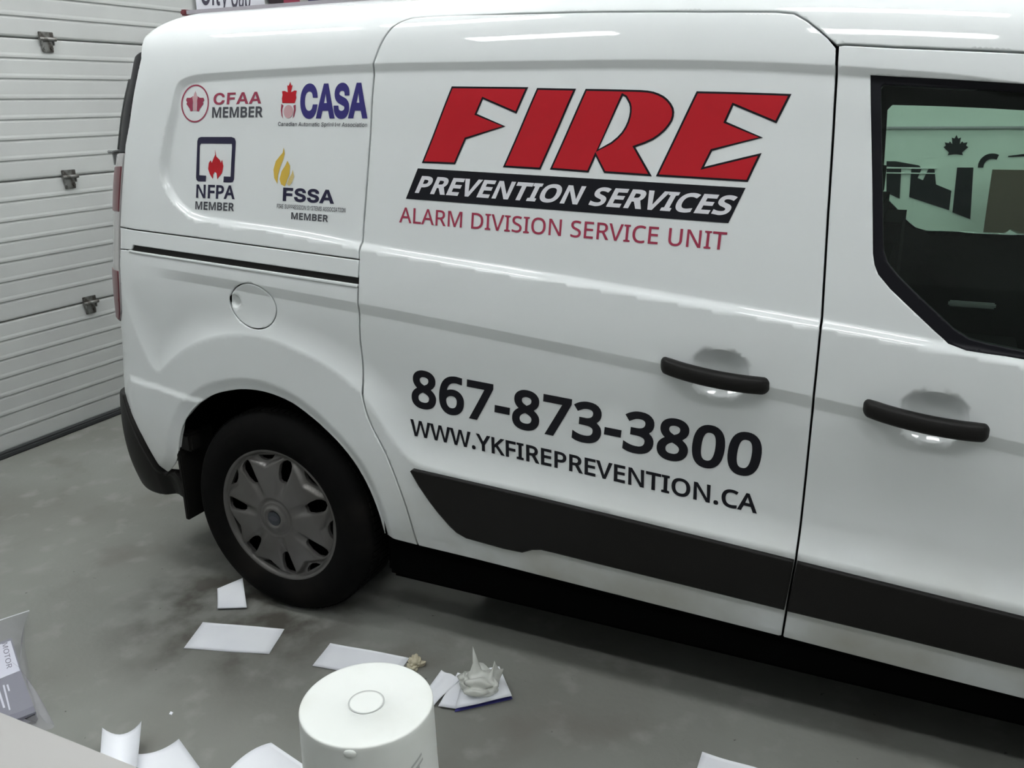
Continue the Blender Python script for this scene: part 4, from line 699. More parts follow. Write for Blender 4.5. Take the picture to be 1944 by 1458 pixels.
for i, L in enumerate(FIRE):
    lay('lettering_outline', fill([L]+([COUNTER] if i == 2 else [])), M['black_v'], VAN, -.0009)
    lay('lettering', fill([inset(L, .0044).tolist()]+([inset(COUNTER, -.0044).tolist()] if i == 2 else [])), M['red'], VAN, -.0016, 'large red slanted letter '+'FIRE'[i])
lay('lettering_bar', fill([[(0.524, 1.358), (1.3188, 1.3307), (1.2888, 1.2565), (0.4903, 1.2842)]]), M['black_v'], VAN, -.0009, 'black slanted bar behind white lettering')
def tx(txt, px, m, weight=0., spacing=1., off=-.0009, lab=None, font='N'): return lettering(txt, *px, M[m], VAN, weight, spacing, off, lab, font=font)
tx('PREVENTION SERVICES', [(0.5162, 1.2992), (1.2855, 1.2725), (0.5369, 1.3401)], 'white_v', .060, 1.0, -.0017)
tx('ALARM DIVISION SERVICE UNIT', [(0.4707, 1.2257), (1.2869, 1.1997), (0.4721, 1.2633)], 'crimson', .014, 1.0)
tx('867-873-3800', [(0.4858, 0.7419), (1.3902, 0.6906), (0.4965, 0.8479)], 'black_v', .047, .97, lab='black telephone number 867-873-3800')
tx('WWW.YKFIREPREVENTION.CA', [(0.4808, 0.6608), (1.3948, 0.6039), (0.4807, 0.7058)], 'black_v', .036, .98)
tx('CFAA', [(-0.1192, 1.5154), (0.0454, 1.5165), (-0.1149, 1.5455)], 'maroon', .045, 1.05, font='I')
tx('MEMBER', [(-0.1257, 1.4819), (0.0486, 1.4819), (-0.1225, 1.5093)], 'grey_v', .05, .98, font='N')
tx('CASA', [(0.1707, 1.4777), (0.3786, 1.4765), (0.1759, 1.5629)], 'navy', .075, .92, font='I')
tx('Canadian Automatic Sprinkler Association', [(0.0978, 1.4598), (0.3764, 1.4561), (0.0993, 1.4697)], 'grey_v', .02, 1.0, font='I')
tx('NFPA', [(-0.1979, 1.2667), (-0.058, 1.2665), (-0.1937, 1.3036)], 'darknavy', .045, .98, font='N')
tx('MEMBER', [(-0.2028, 1.2349), (-0.0623, 1.2344), (-0.2004, 1.2572)], 'grey_v', .05, .98, font='N')
tx('FSSA', [(0.1066, 1.2673), (0.273, 1.2648), (0.1095, 1.3022)], 'darknavy', .06, .98, font='I')
tx('FIRE SUPPRESSION SYSTEMS ASSOCIATION', [(0.0866, 1.2479), (0.3082, 1.244), (0.0875, 1.259)], 'grey_v', .02, 1.0, font='I')
tx('MEMBER', [(0.1333, 1.2206), (0.2531, 1.2177), (0.1347, 1.2385)], 'grey_v', .05, .98, font='N')
# round badge with a split maple leaf
LEAF = [(0, 1), (.10, .80), (.25, .86), (.20, .50), (.34, .66), (.40, .56), (.62, .60), (.55, .42), (.68, .34), (.36, .05), (.42, -.10), (.05, -.04)]
LEAF = LEAF+[(-x, y) for x, y in LEAF[1:]][::-1]
def affine(P, C_, X, Y): return [(C_[0]+p[0]*(X[0]-C_[0])+p[1]*(Y[0]-C_[0]), C_[1]+p[0]*(X[1]-C_[1])+p[1]*(Y[1]-C_[1])) for p in P]
C1 = [(-0.1839, 1.5197), (-0.134, 1.519), (-0.1778, 1.5696)]
circ = [(math.cos(a), math.sin(a)) for a in np.linspace(0, 2*PI, 41)[:-1]]
lay('badge_ring', fill([affine(circ, *C1), affine([(x*.91, y*.92) for x, y in circ], *C1)]), M['maroon'], VAN)
wing = [(-.60, .30), (-.33, .30), (-.14, .40), (-.16, -.05), (-.14, -.40), (-.30, -.42), (-.36, -.28), (-.62, -.02), (-.56, .05), (-.66, .18)]
lay('badge_leaf', fill([affine([(-x, y) for x, y in wing], *C1)], fill([affine(wing, *C1)])), M['maroon'], VAN)
lay('badge_flame', fill([affine([(-.10, -.38), (-.12, .0), (-.22, .36), (-.12, .34), (-.10, .50), (0, .66), (.08, .50), (.12, .34), (.20, .38), (.12, 0), (.10, -.38)], *C1)]), M['pink'], VAN)
# sprinkler emblem topped with a leaf
C2 = [(0.1373, 1.5237), (0.1644, 1.5233), (0.1423, 1.5696)]
lay('sprinkler_leaf', fill([affine([(0, 1), (.14, .78), (.30, .82), (.18, .42), (.60, .52), (.86, .50), (.78, .28), (.86, .12), (.70, -.16), (-.78, -.16), (-.86, .08), (-.80, .28), (-.90, .48), (-.6, .50), (-.2, .42), (-.32, .80), (-.14, .78)], *C2)]), M['red'], VAN)
lay('sprinkler_frame', fill([affine([(.56, -.30), (.82, -.24), (.86, -.55), (.72, -.85), (.52, -1.0), (.62, -.72), (.66, -.5)], *C2)]), M['maroon'], VAN)
lay('sprinkler_frame', fill([affine([(-.60, -.30), (-.88, -.20), (-.92, -.55), (-.80, -.85), (-.62, -1.0), (-.72, -.72), (-.74, -.5)], *C2)]), M['maroon'], VAN)
lay('sprinkler_bulb', fill([affine([(.56*math.cos(a), -.62+.36*math.sin(a)) for a in np.linspace(0, 2*PI, 25)[:-1]], *C2)]), M['pink'], VAN)
# framed flame
fo = [(-0.1698, 1.4316), (-0.0612, 1.4317), (-0.0504, 1.4283), (-0.0472, 1.4194), (-0.0582, 1.3193), (-0.0632, 1.3129), (-0.0707, 1.3116), (-0.0959, 1.3115), (-0.0938, 1.327), (-0.0699, 1.3269), (-0.0611, 1.4042), (-0.061, 1.4138), (-0.1709, 1.4141), (-0.1755, 1.4077), (-0.1825, 1.3289), (-0.157, 1.328), (-0.1595, 1.3118), (-0.1864, 1.3117), (-0.193, 1.3151), (-0.1945, 1.3223), (-0.1839, 1.4204), (-0.1795, 1.4288)]
lay('badge_frame', fill([fo]), M['darknavy'], VAN)
lay('badge_flame', fill([[(-0.1215, 1.3982), (-0.1178, 1.3801), (-0.1051, 1.3704), (-0.1026, 1.3634), (-0.0975, 1.3719), (-0.0937, 1.3551), (-0.0993, 1.3368), (-0.1132, 1.3238), (-0.1172, 1.3181), (-0.1192, 1.335), (-0.1256, 1.3392), (-0.1316, 1.332), (-0.1333, 1.3192), (-0.1431, 1.3318), (-0.1489, 1.3459), (-0.1452, 1.3629), (-0.1381, 1.37), (-0.1347, 1.363), (-0.1274, 1.3758), (-0.1217, 1.3842)]]), M['red'], VAN)
# three-tongued yellow flame
lay('yellow_flame', fill([[(0.1144, 1.4051), (0.1174, 1.3891), (0.1117, 1.3742), (0.1006, 1.3538), (0.093, 1.3333), (0.0905, 1.3114), (0.0804, 1.3262), (0.0785, 1.348), (0.0871, 1.3699), (0.0998, 1.3822), (0.1105, 1.3917)]]), M['yellow'], VAN)
lay('yellow_flame', fill([[(0.1255, 1.3717), (0.1338, 1.3583), (0.1315, 1.338), (0.1223, 1.3202), (0.1149, 1.3051), (0.1028, 1.3103), (0.0979, 1.3238), (0.1056, 1.3444), (0.1182, 1.3594)]]), M['yellow'], VAN)
lay('yellow_flame', fill([[(0.1422, 1.349), (0.1469, 1.3315), (0.1386, 1.3151), (0.1288, 1.3068), (0.122, 1.3121), (0.1294, 1.3272), (0.1384, 1.3381)]]), M['orange'], VAN)

# ------------------------------------------------------------------ roof rail strip with its red end, seats and trim inside
rl = []
E0, E1 = [(-0.3404, 1.7496), (0.3519, 1.7506)]
for i in range(31):
    t = i/30; x = E0[0]+(3.0-0)*t*.82
    z0 = float(fz(1.80)) ; rl.append(x)
V = []; Fc = []
for i, x in enumerate(rl):
    x0 = -.25; dz = 0
    if x < x0+.02: dz = float(B(x, 1.81)[2]-B(.5, 1.81)[2])
    zb = E0[1]+.004; V += [(x, .235, zb+0), (x, .235, zb+.010), (x, .262, zb+.010), (x, .262, zb)]
for i in range(30):
    for k in range(4): Fc.append((i*4+k, i*4+(k+1) % 4, (i+1)*4+(k+1) % 4, (i+1)*4+k))
Fc += [(3, 2, 1, 0), (120, 121, 122, 123)]
rr = pydata('roof_rail', V, Fc, M['strip'], VAN)
o = box('end_cap', (E0[0]-.012, .248, E0[1]+.009), (.020, .034, .016), M['cap_red'], rr, .004); o['label'] = 'red end cap of the grey roof rail'
# seats, belt strap and far door trim
def seat(y):
    bm = bmesh.new()
    add_box(bm, (1.78, y, .62), (.50, .50, .16), .05); add_box(bm, (1.52, y, .90), (.15, .48, .56), .06, None)
    add_box(bm, (1.47, y, 1.235), (.10, .26, .17), .045)
    return from_bm('seat', bm, M['cloth'], VAN)
seat(.52); seat(1.32)
box('cargo_bulkhead', (1.33, .915, .80), (.03, 1.6, .76), M['dark'], VAN)
box('dashboard', (2.55, .915, .88), (.40, 1.60, .30), M['dark'], VAN, .08)
o = box('door_pull', (1.775, .20, 1.074), (.09, .012, .012), M['strip'], VAN, .003)
bm = bmesh.new(); bmesh.ops.create_cone(bm, cap_ends=False, segments=28, radius1=.18, radius2=.18, depth=.03, matrix=Matrix.Translation((2.22, 1.3, 1.0)) @ Matrix.Rotation(PI/2-.35, 4, 'Y'))
from_bm('steering_wheel', bm, M['dark'], VAN)
# ------------------------------------------------------------------ the garage
XD = -2.0051                                            # plane of the garage door
def sbox(name, c, d, m): return struct(box(name, c, d, m))
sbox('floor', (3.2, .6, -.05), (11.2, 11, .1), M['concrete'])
sbox('ceiling', (3.2, .6, 3.55), (11.2, 11, .1), M['ceil'])
sbox('wall_rear', (XD-.19, .6, 3.25), (.1, 11, .5), M['wall'])
sbox('wall_rear_side', (XD-.19, -3.1, 1.5), (.1, 3.6, 3.0), M['wall'])
sbox('wall_front', (8.75, .6, 1.75), (.1, 11, 3.5), M['wall'])
sbox('wall_left', (3.2, 6.05, 1.75), (11.2, .1, 3.5), M['wall'])
sbox('wall_right', (3.2, -4.85, 2.4), (11.2, .1, 2.2), M['wall'])
sbox('wall_right_lower', (3.2, -4.84, .65), (11.2, .12, 1.3), M['wall_low'])
# sectional garage door: each section pressed with seven ribs
GD = struct(thing('door_1', None, None, (XD, 1.9, 0))); GD['label'] = 'white ribbed sectional garage door behind the van'
Y0, Y1 = -1.28, 5.98; SH = 0.5994
def rib_profile(z0, h, n=7):
    P = []
    st = h/n
    for i in range(n):
        zb = z0+i*st
        if i == 0: P += [(-.012, zb+.0015), (-.002, zb+.006), (0, zb+.012)]
        P += [(0, zb+st*.30), (-.001, zb+st-.020), (-.0015, zb+st-.010)]
        if i < n-1: P += [(-.0050, zb+st-.003), (-.0050, zb+st-.0008), (.0016, zb+st+.004), (.0018, zb+st+.012), (0, zb+st+.022)]
        else: P += [(-.003, zb+st-.005), (-.014, zb+st-.0012)]
    return P
for k in range(5):
    P = rib_profile(k*SH+.02 if k == 0 else k*SH, SH-(.02 if k == 0 else 0)); V = []; Fc = []
    ys = np.linspace(Y0, Y1, 2)
    for y in ys:
        V += [(XD+x, y, z) for x, z in P]+[(XD-.05, y, P[-1][1]), (XD-.05, y, P[0][1])]
    n = len(P)+2
    for i in range(n-1): Fc.append((i, i+n, i+n+1, i+1))
    pydata('door_section', V, Fc, M['door'], GD)
box('bottom_seal', (XD+.004, (Y0+Y1)/2, .012), (.045, Y1-Y0, .030), M['gasket'], GD, .008)
HB = bmesh.new()
def hinge_mesh():
    bm = bmesh.new()
    add_box(bm, (.003, 0, -.032), (.005, .058, .050), .002); add_box(bm, (.004, 0, .016), (.006, .075, .026), .002)
    bmesh.ops.create_cone(bm, cap_ends=True, segments=14, radius1=.0085, radius2=.0085, depth=.085, matrix=Matrix.Translation((.012, 0, -.002)) @ Matrix.Rotation(PI/2, 4, 'X'))
    for y in (-.018, .018):
        bmesh.ops.create_cone(bm, cap_ends=True, segments=6, radius1=.007, radius2=.007, depth=.006, matrix=Matrix.Translation((.008, y, -.04)) @ Matrix.Rotation(PI/2, 4, 'Y'))
    add_box(bm, (.008, -.030, -.012), (.016, .004, .03), .001); add_box(bm, (.008, .030, -.012), (.016, .004, .03), .001)
    bmesh.ops.recalc_face_normals(bm, faces=bm.faces)
    me = bpy.data.meshes.new('hinge'); bm.to_mesh(me); bm.free(); me.materials.append(M['steel']); return me
hm = hinge_mesh()
for y in (1.0813-1.2, 1.0813, 1.0813+1.2, 1.0813+2.4):
    for k in (1, 2, 3, 4):
        o = bpy.data.objects.new('hinge', hm); COL.objects.link(o); o.parent = GD; o.location = (.004, y-1.9, k*SH)
# ceiling lamps
def lamp_unit(x, y, lab, L=1.2):
    t = thing('ceiling_light', lab, 'ceiling light', (x, y, 3.50), 'ceiling lights in rows')
    box('housing', (x, y, 3.475), (L+.06, .27, .05), M['lamp_body'], t, .006)
    box('diffuser', (x, y, 3.43), (L, .24, .05), M['tube'], t, .02)
COLS = ((-1.45, 'beside the garage door'), (-.38, 'over the van tail'), (1.58, 'over the sliding door'), (3.35, 'over the van nose'), (5.6, 'nearest the front wall'))
for y, row in ((-2.15, 'row by the right wall'), (-.75, 'row above the table'), (.65, 'row above the van'), (2.3, 'row above the trailer')):
    for i, (x, where) in enumerate(COLS):
        if y < -2 and i == 0: continue
        lamp_unit(x, y, 'long diffused ceiling light '+where+', '+row, 1.10 if i > 2 else .88)

# poster and banners on the garage door, seen over the roof
def wallpoly(P, m, parent=None, off=.02, name='sheet'):
    V = [(XD+off, y, z) for y, z in P]+[(XD+off+.004, y, z) for y, z in P]; n = len(P)
    return pydata(name, V, [tuple(range(n))[::-1], tuple(range(n, 2*n))]+[(i, (i+1) % n, n+(i+1) % n, n+i) for i in range(n)], m, parent)
py0 = [(2.0188, 1.9973)][0][0]; py1 = [(2.5683, 2.0538)][0][0]
PO = thing('poster', 'white poster with dark outlined script lettering hung high on the garage door', 'poster', (XD+.02, (py0+py1)/2, 1.90))
wallpoly([(py0, 1.90), (py1, 1.90), (py1, 2.50), (py0, 2.50)], M['poster'], PO)
o_, r_, t_ = [(2.0482, 2.0125), (2.4184, 2.0142), (2.0605, 2.1295)]
o_, r_, t_ = [(2.0448, 2.0148), (2.2583, 2.0265), (2.0688, 2.1559)]; q_, s_, v_ = [(2.2776, 2.0172), (2.4371, 2.0212), (2.3019, 2.1669)]
mp = lambda a, b: (XD+.0255, a, b)
lettering('City', o_, r_, t_, M['poster_ink'], PO, .02, mapper=mp, font='I')
lettering('Cab', q_, s_, v_, M['poster_ink'], PO, .02, mapper=mp, font='I')
lettering('YK', *[(2.0733, 1.978), (2.1525, 1.9785), (2.076, 1.9939)], M['poster_ink'], PO, 0, mapper=mp)
BN = thing('banner', 'dark banner with a crimson patch, right of the white poster', 'banner', (XD+.02, 2.9, 2.0))
wallpoly([(2.6377, 2.0507), (2.7492, 2.0594), (2.761, 2.2711), (2.5895, 2.252), (2.5936, 2.0983)], M['banner_dark'], BN); wallpoly([(2.7398, 2.0616), (2.9026, 2.0833), (2.8738, 2.1667), (2.8705, 2.2832), (2.7512, 2.27)], M['banner_red'], BN, .021)
o = wallpoly([(2.9816, 2.0926), (3.1854, 2.1214), (3.2287, 2.3231), (3.0103, 2.2988)], M['banner_navy'], None, .02, 'pennant'); tag(o, 'navy blue pennant hung on the garage door beyond the van roof', 'pennant')
o = wallpoly([(3.4072, 2.1461), (3.96, 2.2127), (3.9807, 2.4067), (3.4322, 2.3457)], M['banner_dark'], None, .02, 'dark_panel'); tag(o, 'black panel hung on the door, rightmost above the van roof', 'panel')

# white trailer parked beyond, seen through the van's windows
TY = 3.0
TR = thing('trailer', 'white box trailer with dark lettering seen through the van windows', 'trailer', (2.4, 3.9, 0))
box('body', (2.6, TY+.9, 1.55), (4.2, 1.8, 2.0), M['trailer'], TR, .02)
box('trim_strip', (2.6, TY-.004, [(1.6943, 1.3447)][0][1]), (4.2, .016, .010), M['strip'], TR)
for xx in (1.9, 3.4):
    bm = bmesh.new(); bmesh.ops.create_cone(bm, cap_ends=True, segments=32, radius1=.33, radius2=.33, depth=.22, matrix=Matrix.Translation((xx, TY+.12, .33)) @ Matrix.Rotation(PI/2, 4, 'X'))
    from_bm('wheel', bm, M['tyre'], TR)
def tpoly(P, m, name='lettering', d=.003):
    V = [(x, TY-d, z) for x, z in P]+[(x, TY+.002, z) for x, z in P]; n = len(P)
    bm = bmesh.new(); 
    fr_ = geometry.tessellate_polygon([[Vector((x, z, 0)) for x, z in P]])
    return pydata(name, V, [tuple(t) for t in fr_]+[(i, (i+1) % n, n+(i+1) % n, n+i) for i in range(n)], m, TR)
tpoly([(1.4417, 1.1496), (1.509, 1.1506), (1.5175, 1.0052), (1.454, 1.0319)], M['black_v'])
tpoly([(1.5542, 1.1513), (1.6013, 1.152), (1.5876, 1.1065), (1.6124, 1.0969), (1.6335, 1.1575), (1.6574, 1.1529), (1.6732, 1.078), (1.7439, 1.0495), (1.746, 0.9561), (1.5599, 1.0141)], M['black_v'])
tpoly([(1.7557, 1.1593), (1.8258, 1.1604), (1.8432, 0.9165), (1.7611, 0.9465)], M['black_v'])
tpoly([(1.438, 1.1851), (1.4789, 1.1856), (1.5879, 1.1669), (1.6013, 1.152), (1.4406, 1.1598)], M['black_v'])
for Q in ([(1.436, 1.1572), (1.6661, 1.158), (1.6668, 1.1518), (1.4367, 1.1508)], [(1.4387, 1.1317), (1.6644, 1.133), (1.6649, 1.128), (1.4392, 1.1266)]): tpoly(Q, M['trailer'], 'tube_reflection', .008)  # pale strips painted on for the reflected ceiling tubes
lf = [(1.7398, 1.2329), (1.803, 1.2334), (1.7347, 1.3107)]; tpoly(affine([(x*1.25, y*1.1-.1) for x, y in LEAF], *lf), M['black_v'], 'leaf_mark')
arc = [(math.cos(a), math.sin(a)) for a in np.linspace(.35*PI, 1.0*PI, 9)]; arc = arc+[(x*.62, y*.62) for x, y in arc[::-1]]
tpoly(affine(arc, *[(1.906, 1.1615), (1.9675, 1.1624), (1.8974, 1.2268)]), M['black_v']); tpoly([(1.9647, 1.2154), (2.0618, 1.2306), (2.0639, 1.2163), (1.9653, 1.2106)], M['black_v'])
bb = [(1.898, 1.1661), (2.1177, 1.1695), (1.9653, 0.5909)]
o = box('plywood_board', (bb[0][0]+.35, 2.8, bb[0][1]/2), (.70, .03, bb[0][1]), M['brown'], None); o.data.transform(Matrix.Translation((0, 0, 0))); tag(o, 'brown board standing before the trailer, seen through the van windows', 'board')

# ------------------------------------------------------------------ things on the floor
def sheet(name, corners, label, cat, bend=0.0, lift=.0012, m='paper', parent=None, backing=False, axis=0, n=10, group=None, ripple=0.0):
    """one sheet of paper: four 3-D corners in order, bent along one axis, with real thickness"""
    A, B_, C_, D = [np.array(c, float) for c in corners]; V = []
    ph = random.random()*6
    for i in range(n+1):
        for j in range(n+1):
            u, v = i/n, j/n; p = A*(1-u)*(1-v)+B_*u*(1-v)+C_*u*v+D*(1-u)*v; q = (u, v)[axis]
            p[2] += lift+bend*(2*q-1)**2+ripple*(math.sin(7*u+ph)*math.sin(5*v+ph)+1)*.5; V.append(p)
    k = (n+1)**2; W = V+[p-np.array((0, 0, .0007)) for p in V]; Fc = []
    for i in range(n):
        for j in range(n):
            a = i*(n+1)+j; f = (a, a+n+1, a+n+2, a+1); Fc.append(f); Fc.append(tuple(x+k for x in f[::-1]))
    rim = [i*(n+1) for i in range(n)]+[n*(n+1)+j for j in range(n)]+[(n-i)*(n+1)+n for i in range(n)]+[n-j for j in range(n)]
    for a, b in zip(rim, rim[1:]+rim[:1]): Fc.append((a, b, b+k, a+k))
    c = np.mean([A, B_, C_, D], 0)
    o = pydata(name, W, Fc, M[m], parent, smooth=True, loc=None if parent else (c[0], c[1], 0))
    if backing:
        o.data.materials.append(M['backing'])
        for i in range(1, 2*n*n, 2): o.data.polygons[i].material_index = 1
    return tag(o, label, cat, group) if not parent else o
sheet('paper_sheet', [(-0.1982, -0.0833, 0.001), (-0.1172, -0.0413, 0.001), (-0.19, 0.03, 0.05), (-0.2689, -0.0052, 0.012)], 'small bent white paper tilted up against the rear wheel tyre', 'paper', bend=.006, backing=True, axis=1)
sheet('paper_sheet', [(-0.1437, -0.2797, 0.0), (0.1035, -0.2013, 0.0), (0.061, -0.0811, 0.0), (-0.1926, -0.1526, -0.0)], 'flat white paper rectangle on the floor in front of the rear wheel, clear of everything', 'paper', ripple=.002, backing=True)
sheet('paper_sheet', [(0.2529, -0.1974, 0.0), (0.4959, -0.1569, 0.0), (0.4812, -0.0536, 0.0), (0.2318, -0.0855, 0.0)], 'white paper sheet half hidden behind the upturned pail', 'paper', ripple=.003, backing=True)
sheet('paper_sheet', [(0.6123, -0.2853, 0.001), (0.6529, -0.2111, 0.001), (0.6659, -0.0964, 0.01), (0.5965, -0.0724, 0.004)], 'creased white paper just right of the pail, left of the crumpled plastic', 'paper', ripple=.008, backing=True)
sheet('paper_sheet', [(0.665, -0.2099, 0.004), (0.7125, -0.2002, 0.004), (0.7041, -0.0685, 0.006), (0.6448, -0.0669, 0.006)], 'narrow white paper strip between two sheets right of the pail', 'paper', ripple=.003, backing=True, lift=.003)
sheet('paper_sheet', [(0.7165, -0.2096, 0.012), (0.8273, -0.1051, 0.012), (0.7416, -0.0048, 0.012), (0.6646, -0.0698, 0.012)], 'white paper lying under the crumpled translucent plastic', 'paper', ripple=.002, backing=True, lift=.004)
sheet('paper_sheet', [(0.0614, -0.7467, 0.0), (0.1437, -0.7098, 0.0), (0.0606, -0.6155, 0.03), (-0.0194, -0.665, 0.02)], 'curled white paper with faint creases beside the grey table edge', 'paper', bend=.03, axis=0, backing=False, ripple=.003)
sheet('paper_sheet', [(0.1601, -0.7482, -0.0), (0.3333, -0.6705, 0.0), (0.1747, -0.6099, 0.03), (0.0968, -0.6702, 0.005)], 'curled white paper with one pointed corner raised, right of the creased one', 'paper', bend=.012, axis=0)
sheet('paper_sheet', [(0.3263, -0.6373, 0.0), (0.5231, -0.6878, 0.0), (0.4992, -0.5263, -0.0), (0.3523, -0.4913, 0.0)], 'white paper with a rounded curl just left of the upturned pail', 'paper', bend=-.018, axis=1, lift=.02)
sheet('paper_sheet', [(1.3302, -0.2234, -0.0), (1.4908, -0.2032, 0.0), (1.4956, -0.0951, -0.0), (1.3263, -0.0926, -0.0)], 'white paper corner on the floor at the bottom right, under the sliding door shadow', 'paper', ripple=.003)
for nm, Q in (('backing_sheet', [(0.7128, -0.2091, 0.004), (0.8267, -0.101, 0.004), (0.7439, -0.0098, 0.004), (0.6701, -0.0806, 0.004)]),): sheet(nm, Q, 'blue backing sheet showing its edge under the white paper right of the pail', 'paper', m='backing', lift=.001)
o = sheet('paper_scrap', [(0.0367, -0.5134, 0.0), (0.0462, -0.5137, 0.0), (0.0421, -0.5042, 0.0), (0.0326, -0.5039, 0.0)], 'tiny white paper scrap alone on the bare floor', 'scrap', n=3); 
o = sheet('paper_scrap', [(0.0126, -0.6031, 0.0), (0.0221, -0.6052, 0.0), (0.0174, -0.5924, -0.0), (0.0081, -0.5923, 0.0)], 'tiny white scrap just above the curled creased paper', 'scrap', n=3)

# upturned pail
PX, PY, PZ = .760, -.638, .35
PL = thing('pail', 'white plastic pail standing upside down among the papers', 'pail', (PX, PY, 0))
prof = [(.0, .3515), (.030, .3515), (.0335, .3515), (.0350, .3500), (.0365, .3500), (.038, .3515), (.126, .3514), (.1305, .3512), (.1328, .3502), (.1338, .348), (.134, .340), (.1345, .325), (.137, .20), (.141, .075), (.150, .070), (.151, .060), (.142, .055), (.143, .030), (.151, .028), (.152, .004), (.146, 0)]
n = 96; V = []; Fc = []; k = len(prof)
for i in range(n):
    a = 2*PI*i/n; wob = 1+.004*math.sin(3*a+1)
    for r, z in prof: V.append((PX+r*wob*math.cos(a), PY+r*wob*math.sin(a), z))
for i in range(n):
    for j in range(k-1): Fc.append((i*k+j, i*k+j+1, ((i+1) % n)*k+j+1, ((i+1) % n)*k+j)[::-1])
pb = pydata('body', V, Fc, M['pail'], PL, smooth=True)
V = []; Fc = []
for i in range(48):
    a = 2*PI*i/48
    for r, z in ((.0335, .3519), (.0365, .3519)): V.append((PX+r*math.cos(a), PY+r*math.sin(a), z))
for i in range(48): Fc.append((2*i, 2*i+1, 2*((i+1) % 48)+1, 2*((i+1) % 48)))
pydata('moulded_ring', V, Fc, M['pail_mark'], PL)
# hardened drip of plastic at the front edge and the low seam
ax, ay = [(0.8034, -0.7546, 0.345)][0][:2]; da = math.atan2(ay-PY, ax-PX)
bm = bmesh.new(); bmesh.ops.create_icosphere(bm, subdivisions=2, radius=1, matrix=Matrix.Translation((PX+.133*math.cos(da), PY+.133*math.sin(da), .338)) @ Matrix.Rotation(da, 4, 'Z') @ Matrix.Diagonal((.005, .013, .010, 1)))
from_bm('edge_nub', bm, M['pail'], PL, smooth=True)
def on_pail(a, z, off=.0012): r = np.interp(z, [.075, .20, .325], [.141, .137, .1345])+off; return (PX+r*math.cos(a), PY+r*math.sin(a), z)
q = [(0.8916, -0.671, 0.27)][0]; la = math.atan2(q[1]-PY, q[0]-PX)
for i, (t0, t1, z0, z1) in enumerate(((-.10, .12, .268, .274), (-.06, .14, .256, .262), (-.16, .06, .244, .250), (-.12, .10, .232, .238))):
    ts_ = np.linspace(t0, t1, 8); V = [on_pail(la+t, z0+.02*(t-t0)/.3) for t in ts_]+[on_pail(la+t, z1+.02*(t-t0)/.3) for t in ts_]
    pydata('worn_print', V, [(j, j+1, 9+j, 8+j) for j in range(7)], M['pail_mark'], PL)

# crumpled translucent plastic
def crumple(name, c, r, h, spikes, m, label, cat, seed, amp=.25):
    random.seed(seed); bm = bmesh.new(); bmesh.ops.create_icosphere(bm, subdivisions=4, radius=1)
    ph = [(random.uniform(2, 6), random.uniform(0, 6), Vector((random.gauss(0, 1), random.gauss(0, 1), random.gauss(0, 1))).normalized()) for _ in range(9)]
    for v in bm.verts:
        d = v.co.normalized(); k_ = 1+amp*sum(math.sin(f*d.dot(ax_)*2+p) for f, p, ax_ in ph)/3.5
        q = Vector((d.x*r*k_, d.y*r*k_, max(0, (d.z+.55)/1.55)*h*k_))
        if d.z > .35 and not spikes == []: q.z *= .72
        for sx, sy, sh, w_ in spikes:
            e = math.hypot(d.x-sx, d.y-sy)
            if d.z > 0 and e < w_: q.z += sh*(1-e/w_)**1.6; q.x += .25*sh*(1-e/w_)**2*(-.5)
        v.co = q+Vector((c[0], c[1], c[2]))
    o = from_bm(name, bm, M[m], None, smooth=False); o.data.transform(Matrix.Translation((-c[0], -c[1], -c[2]))); o.location = c
    o.data.polygons.foreach_set('use_smooth', [True]*len(o.data.polygons)); return tag(o, label, cat)
gc = [(0.7375, -0.1109, 0.018)][0]
crumple('plastic_wrap', gc, .050, .055, [(-.30, .25, .090, .30), (.72, .30, .065, .40)], 'glove', 'crumpled translucent plastic with two upright peaks on the white papers', 'plastic wrap', 5)
tc_ = [(0.5142, -0.0766, 0.0)][0]
crumple('foam_scrap', tc_, .022, .030, [(.2, .1, .012, .5)], 'tan', 'small crumpled tan scrap behind the pail rim', 'scrap', 11, .4)

# packet in a clear bag on the floor, left
PK = thing('bagged_packet', 'grey card packet with a white label inside a clear plastic bag', 'packet', (float([(-0.4842, -0.6115, -0.0)][0][0]), float([(-0.4842, -0.6115, -0.0)][0][1]), 0))
def slab(name, top, th, m, parent):
    P = [np.array(p) for p in top]; n = len(P); V = P+[p-np.array((0, 0, th)) for p in P]
    return pydata(name, V, [tuple(range(n)), tuple(range(n, 2*n))[::-1]]+[(i, i+n, (i+1) % n+n, (i+1) % n) for i in range(n)], M[m], parent)
slab('card', [(-0.66, -0.5911, 0.03), (-0.6136, -0.475, 0.03), (-0.4411, -0.5737, 0.03), (-0.2531, -0.6728, 0.03), (-0.2677, -0.7038, 0.03), (-0.3104, -0.7873, 0.03)], .022, 'card', PK)
slab('end_flap', [(-0.2696, -0.701, 0.029), (-0.2551, -0.6746, 0.029), (-0.2556, -0.6697, 0.006), (-0.246, -0.6832, 0.006)], .002, 'black_v', PK)
slab('label_panel', [(-0.646, -0.6004, 0.0312), (-0.6024, -0.4865, 0.0312), (-0.447, -0.5731, 0.0312), (-0.4921, -0.6901, 0.0312)], .001, 'label', PK)
pz = lambda z: (lambda a, b: (a, b, z))
lettering('MOTOR', *[p[:2] for p in [(-0.6095, -0.5077, 0.0318), (-0.4857, -0.5833, 0.0318), (-0.6026, -0.4962, 0.0318)]][:3], M['ink'], PK, .01, mapper=pz(.0318))
